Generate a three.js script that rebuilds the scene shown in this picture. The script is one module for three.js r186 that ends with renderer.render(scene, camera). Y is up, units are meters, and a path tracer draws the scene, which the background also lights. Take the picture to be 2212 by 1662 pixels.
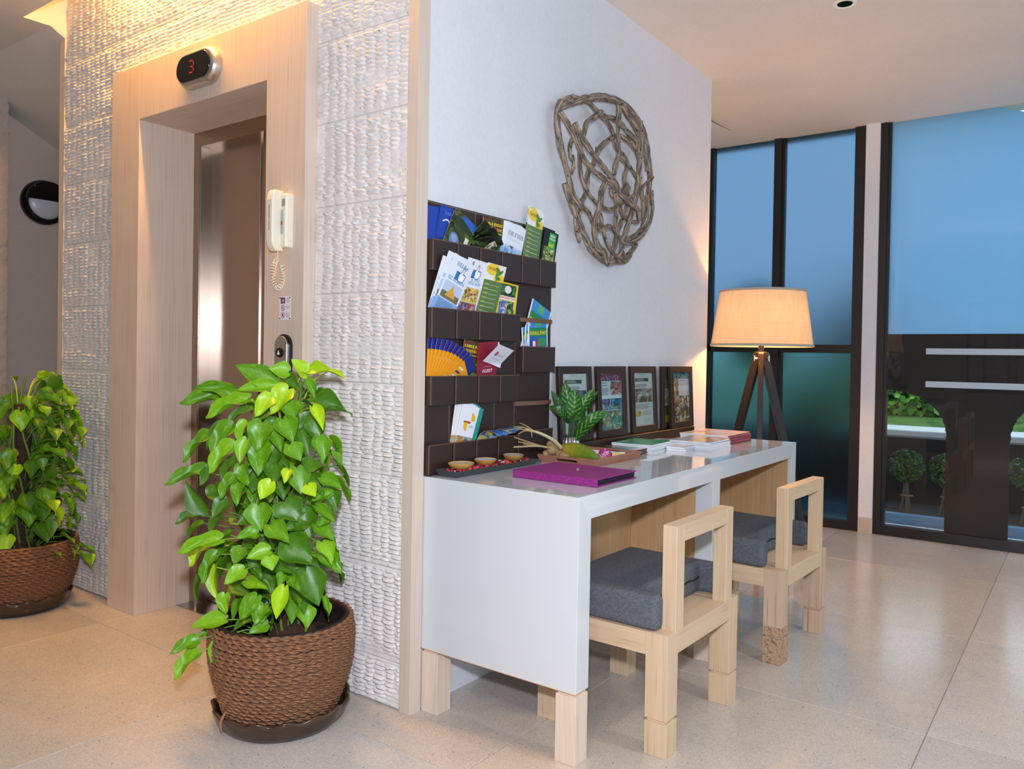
import * as THREE from 'three';
import { RoundedBoxGeometry } from 'three/addons/geometries/RoundedBoxGeometry.js';
import { mergeGeometries } from 'three/addons/utils/BufferGeometryUtils.js';
import { RectAreaLightUniformsLib } from 'three/addons/lights/RectAreaLightUniformsLib.js';

// ---------------------------------------------------------------- camera, sky, lights, exposure
const scene = new THREE.Scene();
const camera = new THREE.PerspectiveCamera(51.79, 2212 / 1662, 0.05, 80);
camera.position.set(-1.844, 1.151, 1.732);
{
  const yaw = 0.93898, pitch = -0.01214, roll = 0.01668;
  const f = new THREE.Vector3(Math.sin(yaw), 0, -Math.cos(yaw)), r = new THREE.Vector3(Math.cos(yaw), 0, Math.sin(yaw)), u = new THREE.Vector3(0, 1, 0);
  const f2 = f.clone().multiplyScalar(Math.cos(pitch)).addScaledVector(u, Math.sin(pitch)), u2 = u.clone().multiplyScalar(Math.cos(pitch)).addScaledVector(f, -Math.sin(pitch));
  const r2 = r.clone().multiplyScalar(Math.cos(roll)).addScaledVector(u2, Math.sin(roll)), u3 = u2.clone().multiplyScalar(Math.cos(roll)).addScaledVector(r, -Math.sin(roll));
  camera.quaternion.setFromRotationMatrix(new THREE.Matrix4().makeBasis(r2, u3, f2.negate()));
}
camera.setViewOffset(2212, 1662, 0, 39.08, 2212, 1662);   // the photograph's lens is shifted: its uprights stay parallel
const renderer = new THREE.WebGLRenderer({ antialias: true });
renderer.toneMapping = THREE.LinearToneMapping;
renderer.toneMappingExposure = 1.08;
renderer.shadowMap.enabled = true;
RectAreaLightUniformsLib.init();
scene.background = new THREE.Color(0.60, 0.80, 1.0);       // even overcast sky
scene.backgroundIntensity = 1.9;

const WARM = 0xffb765, WARMWHITE = 0xffe2c4;
const flash = new THREE.SpotLight(0xe6edff, 17.5, 0, 1.25, 0.5, 2);   // the photographer's flash, a hand above the lens
flash.position.set(-1.86, 1.40, 1.74); flash.target.position.set(1.2, 1.1, -0.6); flash.shadow.radius = 2.2; flash.name = 'camera_flash';
scene.add(flash, flash.target);

// ---------------------------------------------------------------- helpers
let seed = 7;
const rnd = () => { seed = (seed * 1664525 + 1013904223) >>> 0; return seed / 4294967296; };
const reseed = (s) => { seed = s; };
const rr = (a, b) => a + (b - a) * rnd();
const hash = (x, y, s) => { let h = Math.imul(x | 0, 374761393) ^ Math.imul(y | 0, 668265263) ^ Math.imul(s | 0, 974634777); h = Math.imul(h ^ (h >>> 13), 1274126177); return ((h ^ (h >>> 16)) >>> 0) / 4294967296; };
const sm = (t) => t * t * (3 - 2 * t);
function noise2(x, y, s = 0, px = 0, py = 0) {              // value noise, periodic when px/py are given
  const xi = Math.floor(x), yi = Math.floor(y), fx = sm(x - xi), fy = sm(y - yi), W = (i, p) => (p ? ((i % p) + p) % p : i);
  const a = hash(W(xi, px), W(yi, py), s), b = hash(W(xi + 1, px), W(yi, py), s), c = hash(W(xi, px), W(yi + 1, py), s), d = hash(W(xi + 1, px), W(yi + 1, py), s);
  return (a + (b - a) * fx) * (1 - fy) + (c + (d - c) * fx) * fy;
}
const clamp = (v, a = 0, b = 1) => Math.min(b, Math.max(a, v));
const mix = (a, b, t) => a + (b - a) * t;
function tex(w, h, fn, size, srgb = true) {                 // size: metres covered [w, h]
  const d = new Uint8Array(w * h * 4);
  for (let j = 0; j < h; j++) for (let i = 0; i < w; i++) {
    const c = fn(i / w, j / h), o = (j * w + i) * 4;
    d[o] = clamp(c[0], 0, 255); d[o + 1] = clamp(c[1], 0, 255); d[o + 2] = clamp(c[2], 0, 255); d[o + 3] = 255;
  }
  const t = new THREE.DataTexture(d, w, h);
  t.wrapS = t.wrapT = THREE.RepeatWrapping; t.magFilter = THREE.LinearFilter; t.minFilter = THREE.LinearFilter;
  if (srgb) t.colorSpace = THREE.SRGBColorSpace;
  t.repeat.set(1 / size[0], 1 / size[1]); t.needsUpdate = true;
  return t;
}
const taken = {};
function numbered(n) { const k = taken[n] = (taken[n] ?? -1) + 1; return k ? n + '_' + String(k).padStart(3, '0') : n; }
function thing(name, label, category, pos = [0, 0, 0], group) {
  const o = new THREE.Group(); o.name = numbered(name); o.position.set(...pos); scene.add(o);
  o.userData = { label, category }; if (group) o.userData.group = group;
  return o;
}
function origin(o) { const p = new THREE.Vector3(); while (o && o !== scene) { p.add(o.position); o = o.parent; } return p; }
function part(name, geo, mat, parent, label) {              // geo in world metres; moved into the parent's own axes
  const p = origin(parent), list = Array.isArray(geo) ? geo : [geo];
  const g = list.length > 1 ? mergeGeometries(list.map((x) => x.index ? x.toNonIndexed() : x)) : list[0];
  g.translate(-p.x, -p.y, -p.z);
  const m = new THREE.Mesh(g, mat); m.name = name; parent.add(m);
  if (label) m.userData.label = label;
  return m;
}
function own(name, geo, mat, parent, label) {               // geo already in the parent's axes
  const list = Array.isArray(geo) ? geo : [geo];
  const g = list.length > 1 ? mergeGeometries(list.map((x) => x.index ? x.toNonIndexed() : x)) : list[0];
  const m = new THREE.Mesh(g, mat); m.name = name; parent.add(m); if (label) m.userData.label = label;
  return m;
}
function struct(name, geo, mat) {
  const list = geo ? (Array.isArray(geo) ? geo : [geo]) : [];
  const o = list.length ? new THREE.Mesh(list.length > 1 ? mergeGeometries(list.map((x) => x.index ? x.toNonIndexed() : x)) : list[0], mat) : new THREE.Group();
  o.name = name; o.userData.kind = 'structure'; scene.add(o); return o;
}
function copyOf(o, pos, turn, label) { const c = o.clone(); c.name = numbered(o.name.replace(/_\d{3}$/, '')); c.position.set(...pos); c.rotation.y = turn; c.userData = { ...o.userData, label }; scene.add(c); return c; }
function gridUV(g, grain = 'y', ox = 0, oy = 0) {           // box mapping in metres, v along the grain
  if (g.index) g = g.toNonIndexed();
  const p = g.attributes.position, uv = new Float32Array(p.count * 2), A = new THREE.Vector3(), B = new THREE.Vector3(), C = new THREE.Vector3(), ga = 'xyz'.indexOf(grain);
  for (let i = 0; i < p.count; i += 3) {
    A.fromBufferAttribute(p, i); B.fromBufferAttribute(p, i + 1).sub(A); C.fromBufferAttribute(p, i + 2).sub(A); B.cross(C);
    const n = [Math.abs(B.x), Math.abs(B.y), Math.abs(B.z)], k = n.indexOf(Math.max(...n)), rest = [0, 1, 2].filter((q) => q !== k), v = rest.includes(ga) ? ga : rest[1], u = rest.find((q) => q !== v);
    for (let j = 0; j < 3; j++) { const q = [p.getX(i + j), p.getY(i + j), p.getZ(i + j)]; uv[(i + j) * 2] = q[u] + ox + k * 0.37; uv[(i + j) * 2 + 1] = q[v] + oy; }
  }
  g.setAttribute('uv', new THREE.BufferAttribute(uv, 2));
  return g;
}
function bx(x0, x1, y0, y1, z0, z1, r = 0.002, grain = 'y') {
  const w = x1 - x0, h = y1 - y0, d = z1 - z0, q = Math.min(r, w / 2.01, h / 2.01, d / 2.01);
  const g = q > 0 ? new RoundedBoxGeometry(w, h, d, 2, q) : new THREE.BoxGeometry(w, h, d);
  g.translate((x0 + x1) / 2, (y0 + y1) / 2, (z0 + z1) / 2);
  return gridUV(g, grain, rnd() * 3, rnd() * 3);
}
function cyl(a, b, r0, r1 = r0, seg = 20) {                 // round bar from a to b
  const A = new THREE.Vector3(...a), B = new THREE.Vector3(...b), L = A.distanceTo(B), g = new THREE.CylinderGeometry(r1, r0, L, seg);
  g.applyQuaternion(new THREE.Quaternion().setFromUnitVectors(new THREE.Vector3(0, 1, 0), B.clone().sub(A).normalize())); g.translate((A.x + B.x) / 2, (A.y + B.y) / 2, (A.z + B.z) / 2);
  return g;
}
function limb(pts, rad, seg = 40, sides = 10, s = 1) {      // bent round limb of changing thickness: rad(t)
  const c = new THREE.CatmullRomCurve3(pts), F = c.computeFrenetFrames(seg, false), pos = [], uv = [], idx = [], P = new THREE.Vector3();
  for (let i = 0; i <= seg; i++) {
    const t = i / seg, r = rad(t); c.getPointAt(t, P);
    for (let j = 0; j <= sides; j++) {
      const a = (j % sides) / sides * Math.PI * 2, k = r * (1 + s * 0.22 * (noise2(i * 0.6, (j % sides) * 1.3, 5) - 0.5));
      pos.push(P.x + (F.normals[i].x * Math.cos(a) + F.binormals[i].x * Math.sin(a)) * k, P.y + (F.normals[i].y * Math.cos(a) + F.binormals[i].y * Math.sin(a)) * k, P.z + (F.normals[i].z * Math.cos(a) + F.binormals[i].z * Math.sin(a)) * k);
      uv.push(j / sides * r * 6.28, t * c.getLength());
    }
  }
  const n = sides + 1;
  for (let i = 0; i < seg; i++) for (let j = 0; j < sides; j++) { const a = i * n + j; idx.push(a, a + 1, a + n, a + 1, a + n + 1, a + n); }
  for (const e of [0, seg]) { const b = pos.length / 3; c.getPointAt(e / seg, P); pos.push(P.x, P.y, P.z); uv.push(0, 0); for (let j = 0; j < sides; j++) e ? idx.push(b, e * n + j, e * n + j + 1) : idx.push(b, j + 1, j); }
  const g = new THREE.BufferGeometry(); g.setAttribute('position', new THREE.Float32BufferAttribute(pos, 3)); g.setAttribute('uv', new THREE.Float32BufferAttribute(uv, 2)); g.setIndex(idx); g.computeVertexNormals();
  const nrm = g.attributes.normal; for (let i = 0; i <= seg; i++) { const a = i * n, b = i * n + sides, v = new THREE.Vector3().fromBufferAttribute(nrm, a).add(new THREE.Vector3().fromBufferAttribute(nrm, b)).normalize(); nrm.setXYZ(a, v.x, v.y, v.z); nrm.setXYZ(b, v.x, v.y, v.z); }
  return g;
}
const V = (x, y, z) => new THREE.Vector3(x, y, z);
function std(color, roughness = 0.6, o = {}) { return new THREE.MeshPhysicalMaterial({ color, roughness, ...o }); }
function stadium(w, h) { const s = new THREE.Shape(), r = Math.min(w, h) / 2, a = w / 2 - r, b = h / 2 - r; s.absarc(a, b, r, 0, Math.PI / 2); s.absarc(-a, b, r, Math.PI / 2, Math.PI); s.absarc(-a, -b, r, Math.PI, Math.PI * 1.5); s.absarc(a, -b, r, Math.PI * 1.5, Math.PI * 2); return s; }
function roundRect(w, h, r) { const s = new THREE.Shape(), a = w / 2 - r, b = h / 2 - r; s.absarc(a, b, r, 0, Math.PI / 2); s.absarc(-a, b, r, Math.PI / 2, Math.PI); s.absarc(-a, -b, r, Math.PI, Math.PI * 1.5); s.absarc(a, -b, r, Math.PI * 1.5, Math.PI * 2); return s; }
function ext(shape, depth, bevel = 0, seg = 12) { return new THREE.ExtrudeGeometry(shape, { depth: depth - 2 * bevel, bevelEnabled: bevel > 0, bevelThickness: bevel, bevelSize: bevel, bevelOffset: -bevel, bevelSegments: 3, curveSegments: seg }).translate(0, 0, bevel); }

// ---------------------------------------------------------------- materials
function woodTex(c0, c1, dark, freq, streak, size = [0.5, 1]) {
  return tex(512, 512, (u, v) => {
    const w = (noise2(u * 6, v * 2, 3, 6, 2) - 0.5) * 0.05, a = noise2((u + w) * freq, v * 3, 1, freq, 3), b = noise2((u + w) * freq * 3, v * 5, 2, freq * 3, 5), c = noise2(u * 5, v * 2, 4, 5, 2);
    const s = Math.pow(noise2((u + w) * freq * 2, v * 6, 9, freq * 2, 6), 7) * streak, t = clamp(0.45 * a + 0.3 * b + 0.25 * c);
    return [0, 1, 2].map((k) => mix(mix(c0[k], c1[k], t), dark[k], s));
  }, size);
}
function woodMat(t, rough = 0.5, bump = 0.0004, o = {}) { return std(0xffffff, rough, { map: t, bumpMap: t, bumpScale: bump, ...o }); }
const ashTex = woodTex([205, 176, 140], [222, 197, 164], [176, 142, 106], 52, 0.6);
const M = {};
M.ash = woodMat(ashTex, 0.48, 0.0005);
const wornTex = woodTex([192, 162, 132], [214, 188, 160], [140, 106, 78], 40, 0.8);
M.worn = woodMat(wornTex, 0.55, 0.0006);
M.lining = woodMat(woodTex([186, 146, 100], [206, 168, 122], [160, 118, 76], 46, 0.5), 0.5, 0.0003);
const veneerTex = woodTex([212, 192, 174], [222, 205, 189], [176, 150, 130], 128, 0.8, [0.36, 1.1]);
M.veneer = woodMat(veneerTex, 0.52, 0.0006);
M.post = woodMat(woodTex([208, 190, 172], [220, 204, 188], [180, 160, 142], 50, 0.4), 0.5, 0.0003);
M.deskleg = woodMat(woodTex([214, 194, 172], [228, 210, 190], [170, 146, 120], 46, 0.5), 0.55, 0.0005);
M.lampwood = woodMat(woodTex([24, 16, 13], [36, 24, 19], [12, 8, 6], 40, 0.6), 0.42, 0.0003);
M.darkwood = woodMat(woodTex([38, 24, 18], [58, 38, 28], [20, 12, 9], 40, 0.6), 0.38, 0.0003);
const speckTex = tex(1024, 1024, (u, v) => {
  const p = noise2(u * 5, v * 5, 1, 5, 5) * 0.5 + noise2(u * 13, v * 13, 2, 13, 13) * 0.3 + noise2(u * 40, v * 40, 3, 40, 40) * 0.2, f = hash(Math.floor(u * 1024), Math.floor(v * 1024), 5), g = noise2(u * 340, v * 340, 6, 340, 340);
  const k = 0.93 + (p - 0.5) * 0.10 + (f - 0.5) * 0.07 + (g - 0.5) * 0.12, d = hash(Math.floor(u * 260), Math.floor(v * 260), 8) > 0.9985 ? 0.72 : 1;
  return [209 * k * d, (201 - (p - 0.5) * 6) * k * d, (193 - (p - 0.5) * 12) * k * d];
}, [1.1, 1.1]);
M.floor = std(0xffffff, 0.2, { map: speckTex, bumpMap: speckTex, bumpScale: 0.0002 });
M.grout = std(0xb0a496, 0.8);
const plasterTex = tex(256, 256, (u, v) => { const k = 250 + (noise2(u * 90, v * 90, 1, 90, 90) - 0.5) * 5 + (noise2(u * 8, v * 8, 2, 8, 8) - 0.5) * 3; return [k, k, k]; }, [1, 1]);
M.wall = std(0xe2e3e6, 0.7, { map: plasterTex });
M.greywall = std(0xd6c6ba, 0.75, { map: plasterTex });
M.ceiling = std(0xdedad4, 0.85, { map: plasterTex });
const stoneTex = tex(512, 512, (u, v) => { const k = 0.955 + (noise2(u * 70, v * 70, 1, 70, 70) - 0.5) * 0.05 + (hash(Math.floor(u * 512), Math.floor(v * 512), 3) - 0.5) * 0.03 + (noise2(u * 6, v * 6, 2, 6, 6) - 0.5) * 0.04, d = hash(Math.floor(u * 128), Math.floor(v * 128), 9) > 0.9992 ? 0.6 : 1; return [246 * k * d, 241 * k * d, 236 * k * d]; }, [0.5, 0.5]);
M.stone = std(0xffffff, 0.85, { map: stoneTex });
M.roughstone = std(0xcfc4ba, 0.9, { map: stoneTex });
M.lacquer = std(0xd9dee0, 0.09, { clearcoat: 0.5, clearcoatRoughness: 0.03 });
M.lacquerside = std(0xd0d5d6, 0.2);
M.blackframe = std(0x1a1615, 0.4);
const brushTex = tex(256, 256, (u, v) => { const k = 128 + (noise2(u * 256, v * 3, 1, 256, 3) - 0.5) * 90; return [k, k, k]; }, [0.25, 1], false);
M.steel = std(0xa8937f, 0.27, { metalness: 1, bumpMap: brushTex, bumpScale: 0.00006, anisotropy: 0.4 });
M.steeltrim = std(0xb4b2b2, 0.22, { metalness: 1 });
M.chrome = std(0xd8d8d8, 0.12, { metalness: 1 });
M.satin = std(0xc9c6c2, 0.28, { metalness: 1 });
M.black = std(0x0b0a0a, 0.3);
M.gloss = std(0x060606, 0.08);
M.white = std(0xefefec, 0.5);
M.paper = std(0xf0f1f2, 0.6);
const leatherTex = tex(256, 256, (u, v) => { const k = noise2(u * 60, v * 60, 1, 60, 60) * 0.6 + noise2(u * 120, v * 120, 2, 120, 120) * 0.4; return [k * 255, k * 255, k * 255]; }, [0.15, 0.15], false);
M.leather = std(0x33241f, 0.42, { bumpMap: leatherTex, bumpScale: 0.0004 });
M.leatheredge = std(0x70503f, 0.5);
M.thread = std(0xb49c86, 0.8);
const fabricTex = tex(512, 512, (u, v) => { const a = hash(Math.floor(u * 256), Math.floor(v * 128), 1), b = hash(Math.floor(u * 128), Math.floor(v * 256), 2), c = noise2(u * 60, v * 40, 3, 60, 40), k = 0.55 + 0.42 * (a * 0.5 + b * 0.5) + 0.16 * (c - 0.5); return [112 * k + 8, 116 * k + 8, 125 * k + 8]; }, [0.22, 0.22]);
M.fabric = std(0xffffff, 0.95, { map: fabricTex, bumpMap: fabricTex, bumpScale: 0.0012 });
M.seam = std(0x15171b, 0.9);
M.cream = std(0xeee6cf, 0.4);
M.glass = std(0xf4fafa, 0.03, { transmission: 1, thickness: 0, ior: 1.5 });

// ---------------------------------------------------------------- the setting
const CEIL = 2.716;
{ // floor of large polished slabs
  const floor = struct('floor', [bx(-7.2, 4.05, -0.12, -0.006, -3.8, 5.6, 0, 'z')], M.grout);
  const TX = 1.068, TZ = 0.985, J = 0.0013, shapes = [];
  for (let k = 0; k < 6; k++) {
    const s = new THREE.Shape(); s.moveTo(-TX / 2 + J, -TZ / 2 + J); s.lineTo(TX / 2 - J, -TZ / 2 + J); s.lineTo(TX / 2 - J, TZ / 2 - J); s.lineTo(-TX / 2 + J, TZ / 2 - J); s.closePath();
    const g = new THREE.ExtrudeGeometry(s, { depth: 0.0075, bevelEnabled: true, bevelThickness: 0.0012, bevelSize: 0.0012, bevelOffset: -0.0012, bevelSegments: 1 });
    g.rotateX(-Math.PI / 2); g.translate(0, -0.0087, 0); shapes.push(gridUV(g, 'z', k * 0.31, k * 0.47));
  }
  const tones = [0xffffff, 0xfbf8f5, 0xf5f1ee, 0xfdfaf4].map((c) => { const m = M.floor.clone(); m.color.set(c); return m; });
  for (let i = 0; i < 11; i++) for (let j = 0; j < 10; j++) {
    const x = 3.03 + TX * 0.5 - TX * i, z = 1.34 + TZ * 4.5 - TZ * j; if (x + TX / 2 < -7.2 || z - TZ / 2 < -4.3) continue;
    if (x - TX / 2 > 3.9) continue;
    const m = new THREE.Mesh(shapes[(i * 5 + j * 3) % 6], tones[(i * 3 + j * 2 + (i * j) % 3) % 4]); m.name = 'tile'; m.position.set(x, 0, z); floor.add(m);
  }
}
{ // ceiling: flat, with a lamp slot along the stone wall; it tips up a little towards the windows
  const c = struct('ceiling', [
    bx(-7.2, -0.19, CEIL, 2.86, -3.8, 5.6, 0), bx(-0.19, 2.39, CEIL, 2.86, -0.05, 5.6, 0), bx(-0.19, -0.072, CEIL, 2.86, -3.8, -2.39, 0),
    bx(2.29, 2.39, CEIL, 2.86, -3.8, -0.05, 0)], M.ceiling);
  const s = new THREE.Shape(); s.moveTo(2.39, 2.716); s.lineTo(4.1, 2.762); s.lineTo(4.1, 2.9); s.lineTo(2.39, 2.86); s.closePath();
  const g = new THREE.ExtrudeGeometry(s, { depth: 9.4, bevelEnabled: false }).translate(0, 0, -3.8); part('ceiling_bay', gridUV(g), M.ceiling, c);
  // stair underside that starts behind the slot
  const q = new THREE.Shape(); q.moveTo(-0.072, 2.72); q.lineTo(1.5, 2.72 - 0.5327 * 1.572); q.lineTo(1.5, 2.05); q.lineTo(1.5, 2.86); q.lineTo(-0.072, 2.86); q.closePath();
  part('stair_soffit', gridUV(new THREE.ExtrudeGeometry(q, { depth: 1.4, bevelEnabled: false }).translate(0, 0, -3.775)), M.ceiling, c);
  // the slot's walls and lid
  part('slot_lining', [bx(-0.29, -0.19, 2.86, 3.16, -2.47, -0.05, 0), bx(-0.29, 0.2, 3.16, 3.26, -2.47, 0.1, 0), bx(-0.19, 0.2, 2.70, 3.16, -0.05, 0.05, 0)], M.ceiling, c);
  const e = new THREE.Shape(); e.moveTo(-0.191, 2.716); e.lineTo(-0.09, 2.716); e.quadraticCurveTo(-0.05, 2.722, 0.002, 2.688); e.lineTo(0.2, 2.6); e.lineTo(0.2, 3.16); e.lineTo(-0.19, 3.16); e.closePath();
  part('slot_end', gridUV(new THREE.ExtrudeGeometry(e, { depth: 0.02, bevelEnabled: false }).translate(0, 0, -2.391)), M.ceiling, c);
  part('shaft_lid', bx(0.2, 2.39, 2.86, 2.96, -2.45, 0, 0), M.ceiling, c);
}
{ // access hatch that hangs a little open
  const h = struct('ceiling_hatch'), g = bx(-0.52, 0, -0.006, 0, -0.55, 0, 0.001, 'x'); g.rotateZ(0.062); g.translate(3.485, CEIL + 0.027, -0.325); part('hatch_panel', g, M.ceiling, h);
}
// walls
const wallDesk = struct('wall_right', [bx(0.05, 2.3915, 0, 2.76, -0.115, -0.0153, 0), bx(2.2915, 2.3915, 0, 2.8, -3.7, -0.115, 0)], M.wall);
struct('wall_back', [bx(-7.2, 2.3, 0, 2.9, -3.7, -3.58, 0)], M.greywall);
struct('wall_rear', [bx(-7.2, -3.4, 0, 2.9, 5.5, 5.6, 0), bx(3.4, 4.05, 0, 2.9, 5.5, 5.6, 0), bx(-3.4, 3.4, 2.5, 2.9, 5.5, 5.6, 0), bx(-3.4, 3.4, 0, 0.3, 5.5, 5.6, 0)], M.greywall);
{ const w = struct('window_4'), f = []; for (const x of [-3.4, -1.7, 0, 1.7, 3.34]) f.push(bx(x, x + 0.06, 0.3, 2.5, 5.52, 5.58, 0)); part('window_frame', f, M.blackframe, w); }
{ // brick house across the lane, mirrored in the big window
  const brickTex = tex(256, 256, (u, v) => { const r = Math.floor(v * 16), gy = (v * 16) % 1, gx = (u * 6 + (r % 2) * 0.5) % 1, j = gy < 0.14 || gx < 0.05, k = 0.8 + 0.35 * hash(Math.floor(u * 6 + (r % 2) * 0.5), r, 2); return j ? [120, 104, 104] : [140 * k, 92 * k, 92 * k]; }, [1.3, 1.2]);
  struct('house_wall', [bx(-11.2, -11, -0.2, 4.2, -6, 8, 0)], std(0xffffff, 0.9, { map: brickTex }));
  struct('lane', [bx(-11, -7.2, -0.3, -0.1, -8, 10, 0, 'z')], M.grout);
}
{ // far side of the lobby: a wide opening that the windows mirror
  struct('wall_far', [bx(-7.2, -7.1, 0, 2.9, -3.7, -0.15, 0), bx(-7.2, -7.1, 2.3, 2.9, -0.15, 2.6, 0), bx(-7.2, -7.1, 0, 2.9, 2.6, 5.6, 0), bx(-7.2, -7.1, 0, 0.62, -0.15, 2.6, 0)], M.greywall);
  const fr = []; for (const z of [-0.15, 0.12, 0.5, 0.62, 1.3, 2.0, 2.55]) fr.push(bx(-7.19, -7.12, 0.62, 2.3, z, z + 0.05, 0));
  fr.push(bx(-7.19, -7.12, 0.62, 0.68, -0.15, 2.6, 0), bx(-7.19, -7.12, 2.24, 2.3, -0.15, 2.6, 0));
  const w = struct('window_3'); part('window_frame', fr, M.blackframe, w);
}
{ // rough stone pier at the far left, before the grey wall
  const g = new THREE.PlaneGeometry(1.4, 2.62, 120, 220), p = g.attributes.position;
  for (let i = 0; i < p.count; i++) { const x = p.getX(i), y = p.getY(i); let e = 0; for (let k = 0; k < 3; k++) { const n = noise2(x * (9 + k * 8) + k * 7, y * (22 + k * 14), 20 + k); e += (Math.abs(n - 0.5) < 0.05 ? -0.004 : 0) + (n - 0.5) * 0.004; } p.setZ(i, e); }
  g.translate(0.16 - 0.7, 1.31, -3.415); g.computeVertexNormals();
  const w = struct('wall_left', [bx(-1.25, 0.157, 0, 2.62, -3.58, -3.425, 0)], M.roughstone); part('stone_face', gridUV(g), M.roughstone, w);
}
// split-face stone on the lift wall: one carved slab after another
{
  const wall = struct('wall_lift', [bx(0.014, 0.049, 0, 3.16, -0.5, -0.0005, 0), bx(0.049, 0.12, 0, 3.16, -0.5, -0.03, 0), bx(0.014, 0.12, 0, 3.16, -2.42, -1.80, 0), bx(0.014, 0.12, 2.36, 3.16, -1.80, -0.5, 0)], M.stone);
  function slab(z0, z1, y0, y1, sd) {
    const gap = 0.0005, w = z1 - z0 - gap * 2, h = y1 - y0 - gap * 2, nu = Math.max(8, Math.round(w / 0.0055)), nv = Math.round(h / 0.0025), rowH = 0.0152, pos = [], uv = [], idx = [];
    const edges = []; let e = -rndr(sd, 1) * 0.03; while (e < w + 0.06) { edges.push(e); e += 0.034 + rndr(sd, edges.length + 7) * 0.03; }
    for (let j = 0; j <= nv; j++) for (let i = 0; i <= nu; i++) {
      const u = i / nu * w, v = j / nv * h, wob = (noise2(u * 14, v * 8, sd + 3) - 0.5) * 0.006, rv = (v + wob) / rowH, r = Math.floor(rv), fv = rv - r;
      const jx = (hash(r, sd, 4) - 0.5) * 0.016 + (noise2(v * 12, u * 3, sd + 5) - 0.5) * 0.014, uu = u + jx;
      let c = 0; while (c < edges.length - 2 && uu > edges[c + 1]) c++;
      const fu = clamp((uu - edges[c]) / (edges[c + 1] - edges[c])), lat = 2 * fu - 1;
      let A = 0.0075 + 0.0085 * hash(c, r, sd); A *= 1 - 0.7 * clamp((noise2(u * 7 + 3, v * 9, sd + 11) - 0.7) * 6);
      if (v < 0.02 || v > h - 0.014) A *= 0.45;
      const bot = 0.06 + 0.26 * lat * lat * lat * lat + 0.1 * hash(c, r, sd + 1), lw = Math.pow(1 - Math.pow(Math.abs(lat), 3.2), 0.7);
      let H = fv < bot ? 0.0005 : A * lw * Math.pow(1 - (fv - bot) / (1.02 - bot), 0.75) + 0.0004;
      H += (noise2(u * 150, v * 150, sd + 2) - 0.5) * 0.0007 + (noise2(u * 50, v * 60, sd + 6) - 0.5) * 0.0009;
      if (j === 0 || j === nv) H = -0.001; if (i === 0 || i === nu) H = Math.min(H, 0.004);
      pos.push(0.010 - H, y0 + gap + v, z0 + gap + u); uv.push(z0 + u, y0 + v);
    }
    for (let j = 0; j < nv; j++) for (let i = 0; i < nu; i++) { const a = j * (nu + 1) + i; idx.push(a, a + nu + 1, a + 1, a + 1, a + nu + 1, a + nu + 2); }
    const g = new THREE.BufferGeometry(); g.setAttribute('position', new THREE.Float32BufferAttribute(pos, 3)); g.setAttribute('uv', new THREE.Float32BufferAttribute(uv, 2)); g.setIndex(idx);
    const ni = g.toNonIndexed(); ni.computeVertexNormals(); g.computeVertexNormals();
    part('stone_slab', g, M.stone, wall);
  }
  function rndr(s, k) { return hash(s * 31, k, 17); }
  let sd = 1; const ys = [0.002, 0.15, 0.455, 0.755, 1.056, 1.36, 1.665, 1.957, 2.243, 2.546, 2.85, 3.16];
  for (let k = 0; k < ys.length - 1; k++) {
    if (k > 7) { slab(-2.371, -0.049, ys[k], ys[k + 1], sd++); continue; }
    slab(-0.492, -0.049, ys[k], ys[k + 1], sd++);
    slab(-2.371, -1.814, ys[k], ys[k + 1], sd++);
  }
}
struct('trim_1', [bx(0, 0.0504, 0, 2.716, -0.0479, 0, 0.0015)], M.post);
struct('trim_2', [bx(0, 0.06, 0, 2.689, -2.423, -2.371, 0.0015)], M.post);
{ // timber surround of the lift and its steel door
  const s = struct('trim_3');
  part('jamb', bx(-0.0458, 0.235, 0, 2.3776, -1.8162, -1.5872, 0.001), M.veneer, s);
  part('jamb', bx(-0.0458, 0.235, 0, 2.3776, -0.7096, -0.4908, 0.001), M.veneer, s);
  part('header', bx(-0.0458, 0.235, 2.1439, 2.3776, -1.5872, -0.7096, 0.001), M.veneer, s);
  part('soffit_board', bx(-0.045, 0.213, 2.142, 2.1459, -1.5872, -0.7096, 0, 'z'), M.veneer, s);
  const d = struct('door_1');
  part('door_frame', [bx(0.213, 0.31, 0, 2.142, -1.5872, -1.542, 0.001), bx(0.213, 0.31, 2.078, 2.142, -1.542, -0.71, 0.001, 'z'), bx(0.213, 0.31, 0, 2.078, -0.74, -0.7096, 0.001)], M.steel, d);
  part('door_edge', [bx(0.216, 0.285, 0, 2.078, -1.5425, -1.536, 0.001)], M.steeltrim, d);
  part('door_panel', bx(0.272, 0.305, 0.006, 2.09, -1.55, -1.168, 0.002), M.steel, d);
  part('door_panel', bx(0.268, 0.3, 0.006, 2.09, -1.164, -0.72, 0.002), M.steel, d);
  part('door_edge', bx(0.262, 0.3, 0.006, 2.085, -1.1695, -1.1625, 0.001), M.steeltrim, d);
  part('door_sill', bx(0.15, 0.33, 0.0, 0.004, -1.587, -0.71, 0), M.steeltrim, d);
  struct('wall_shaft', [bx(0.34, 0.4, 0, 2.9, -2.42, -0.12, 0), bx(0.12, 0.34, 0, 2.9, -2.44, -2.42, 0)], M.greywall);
}
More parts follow.
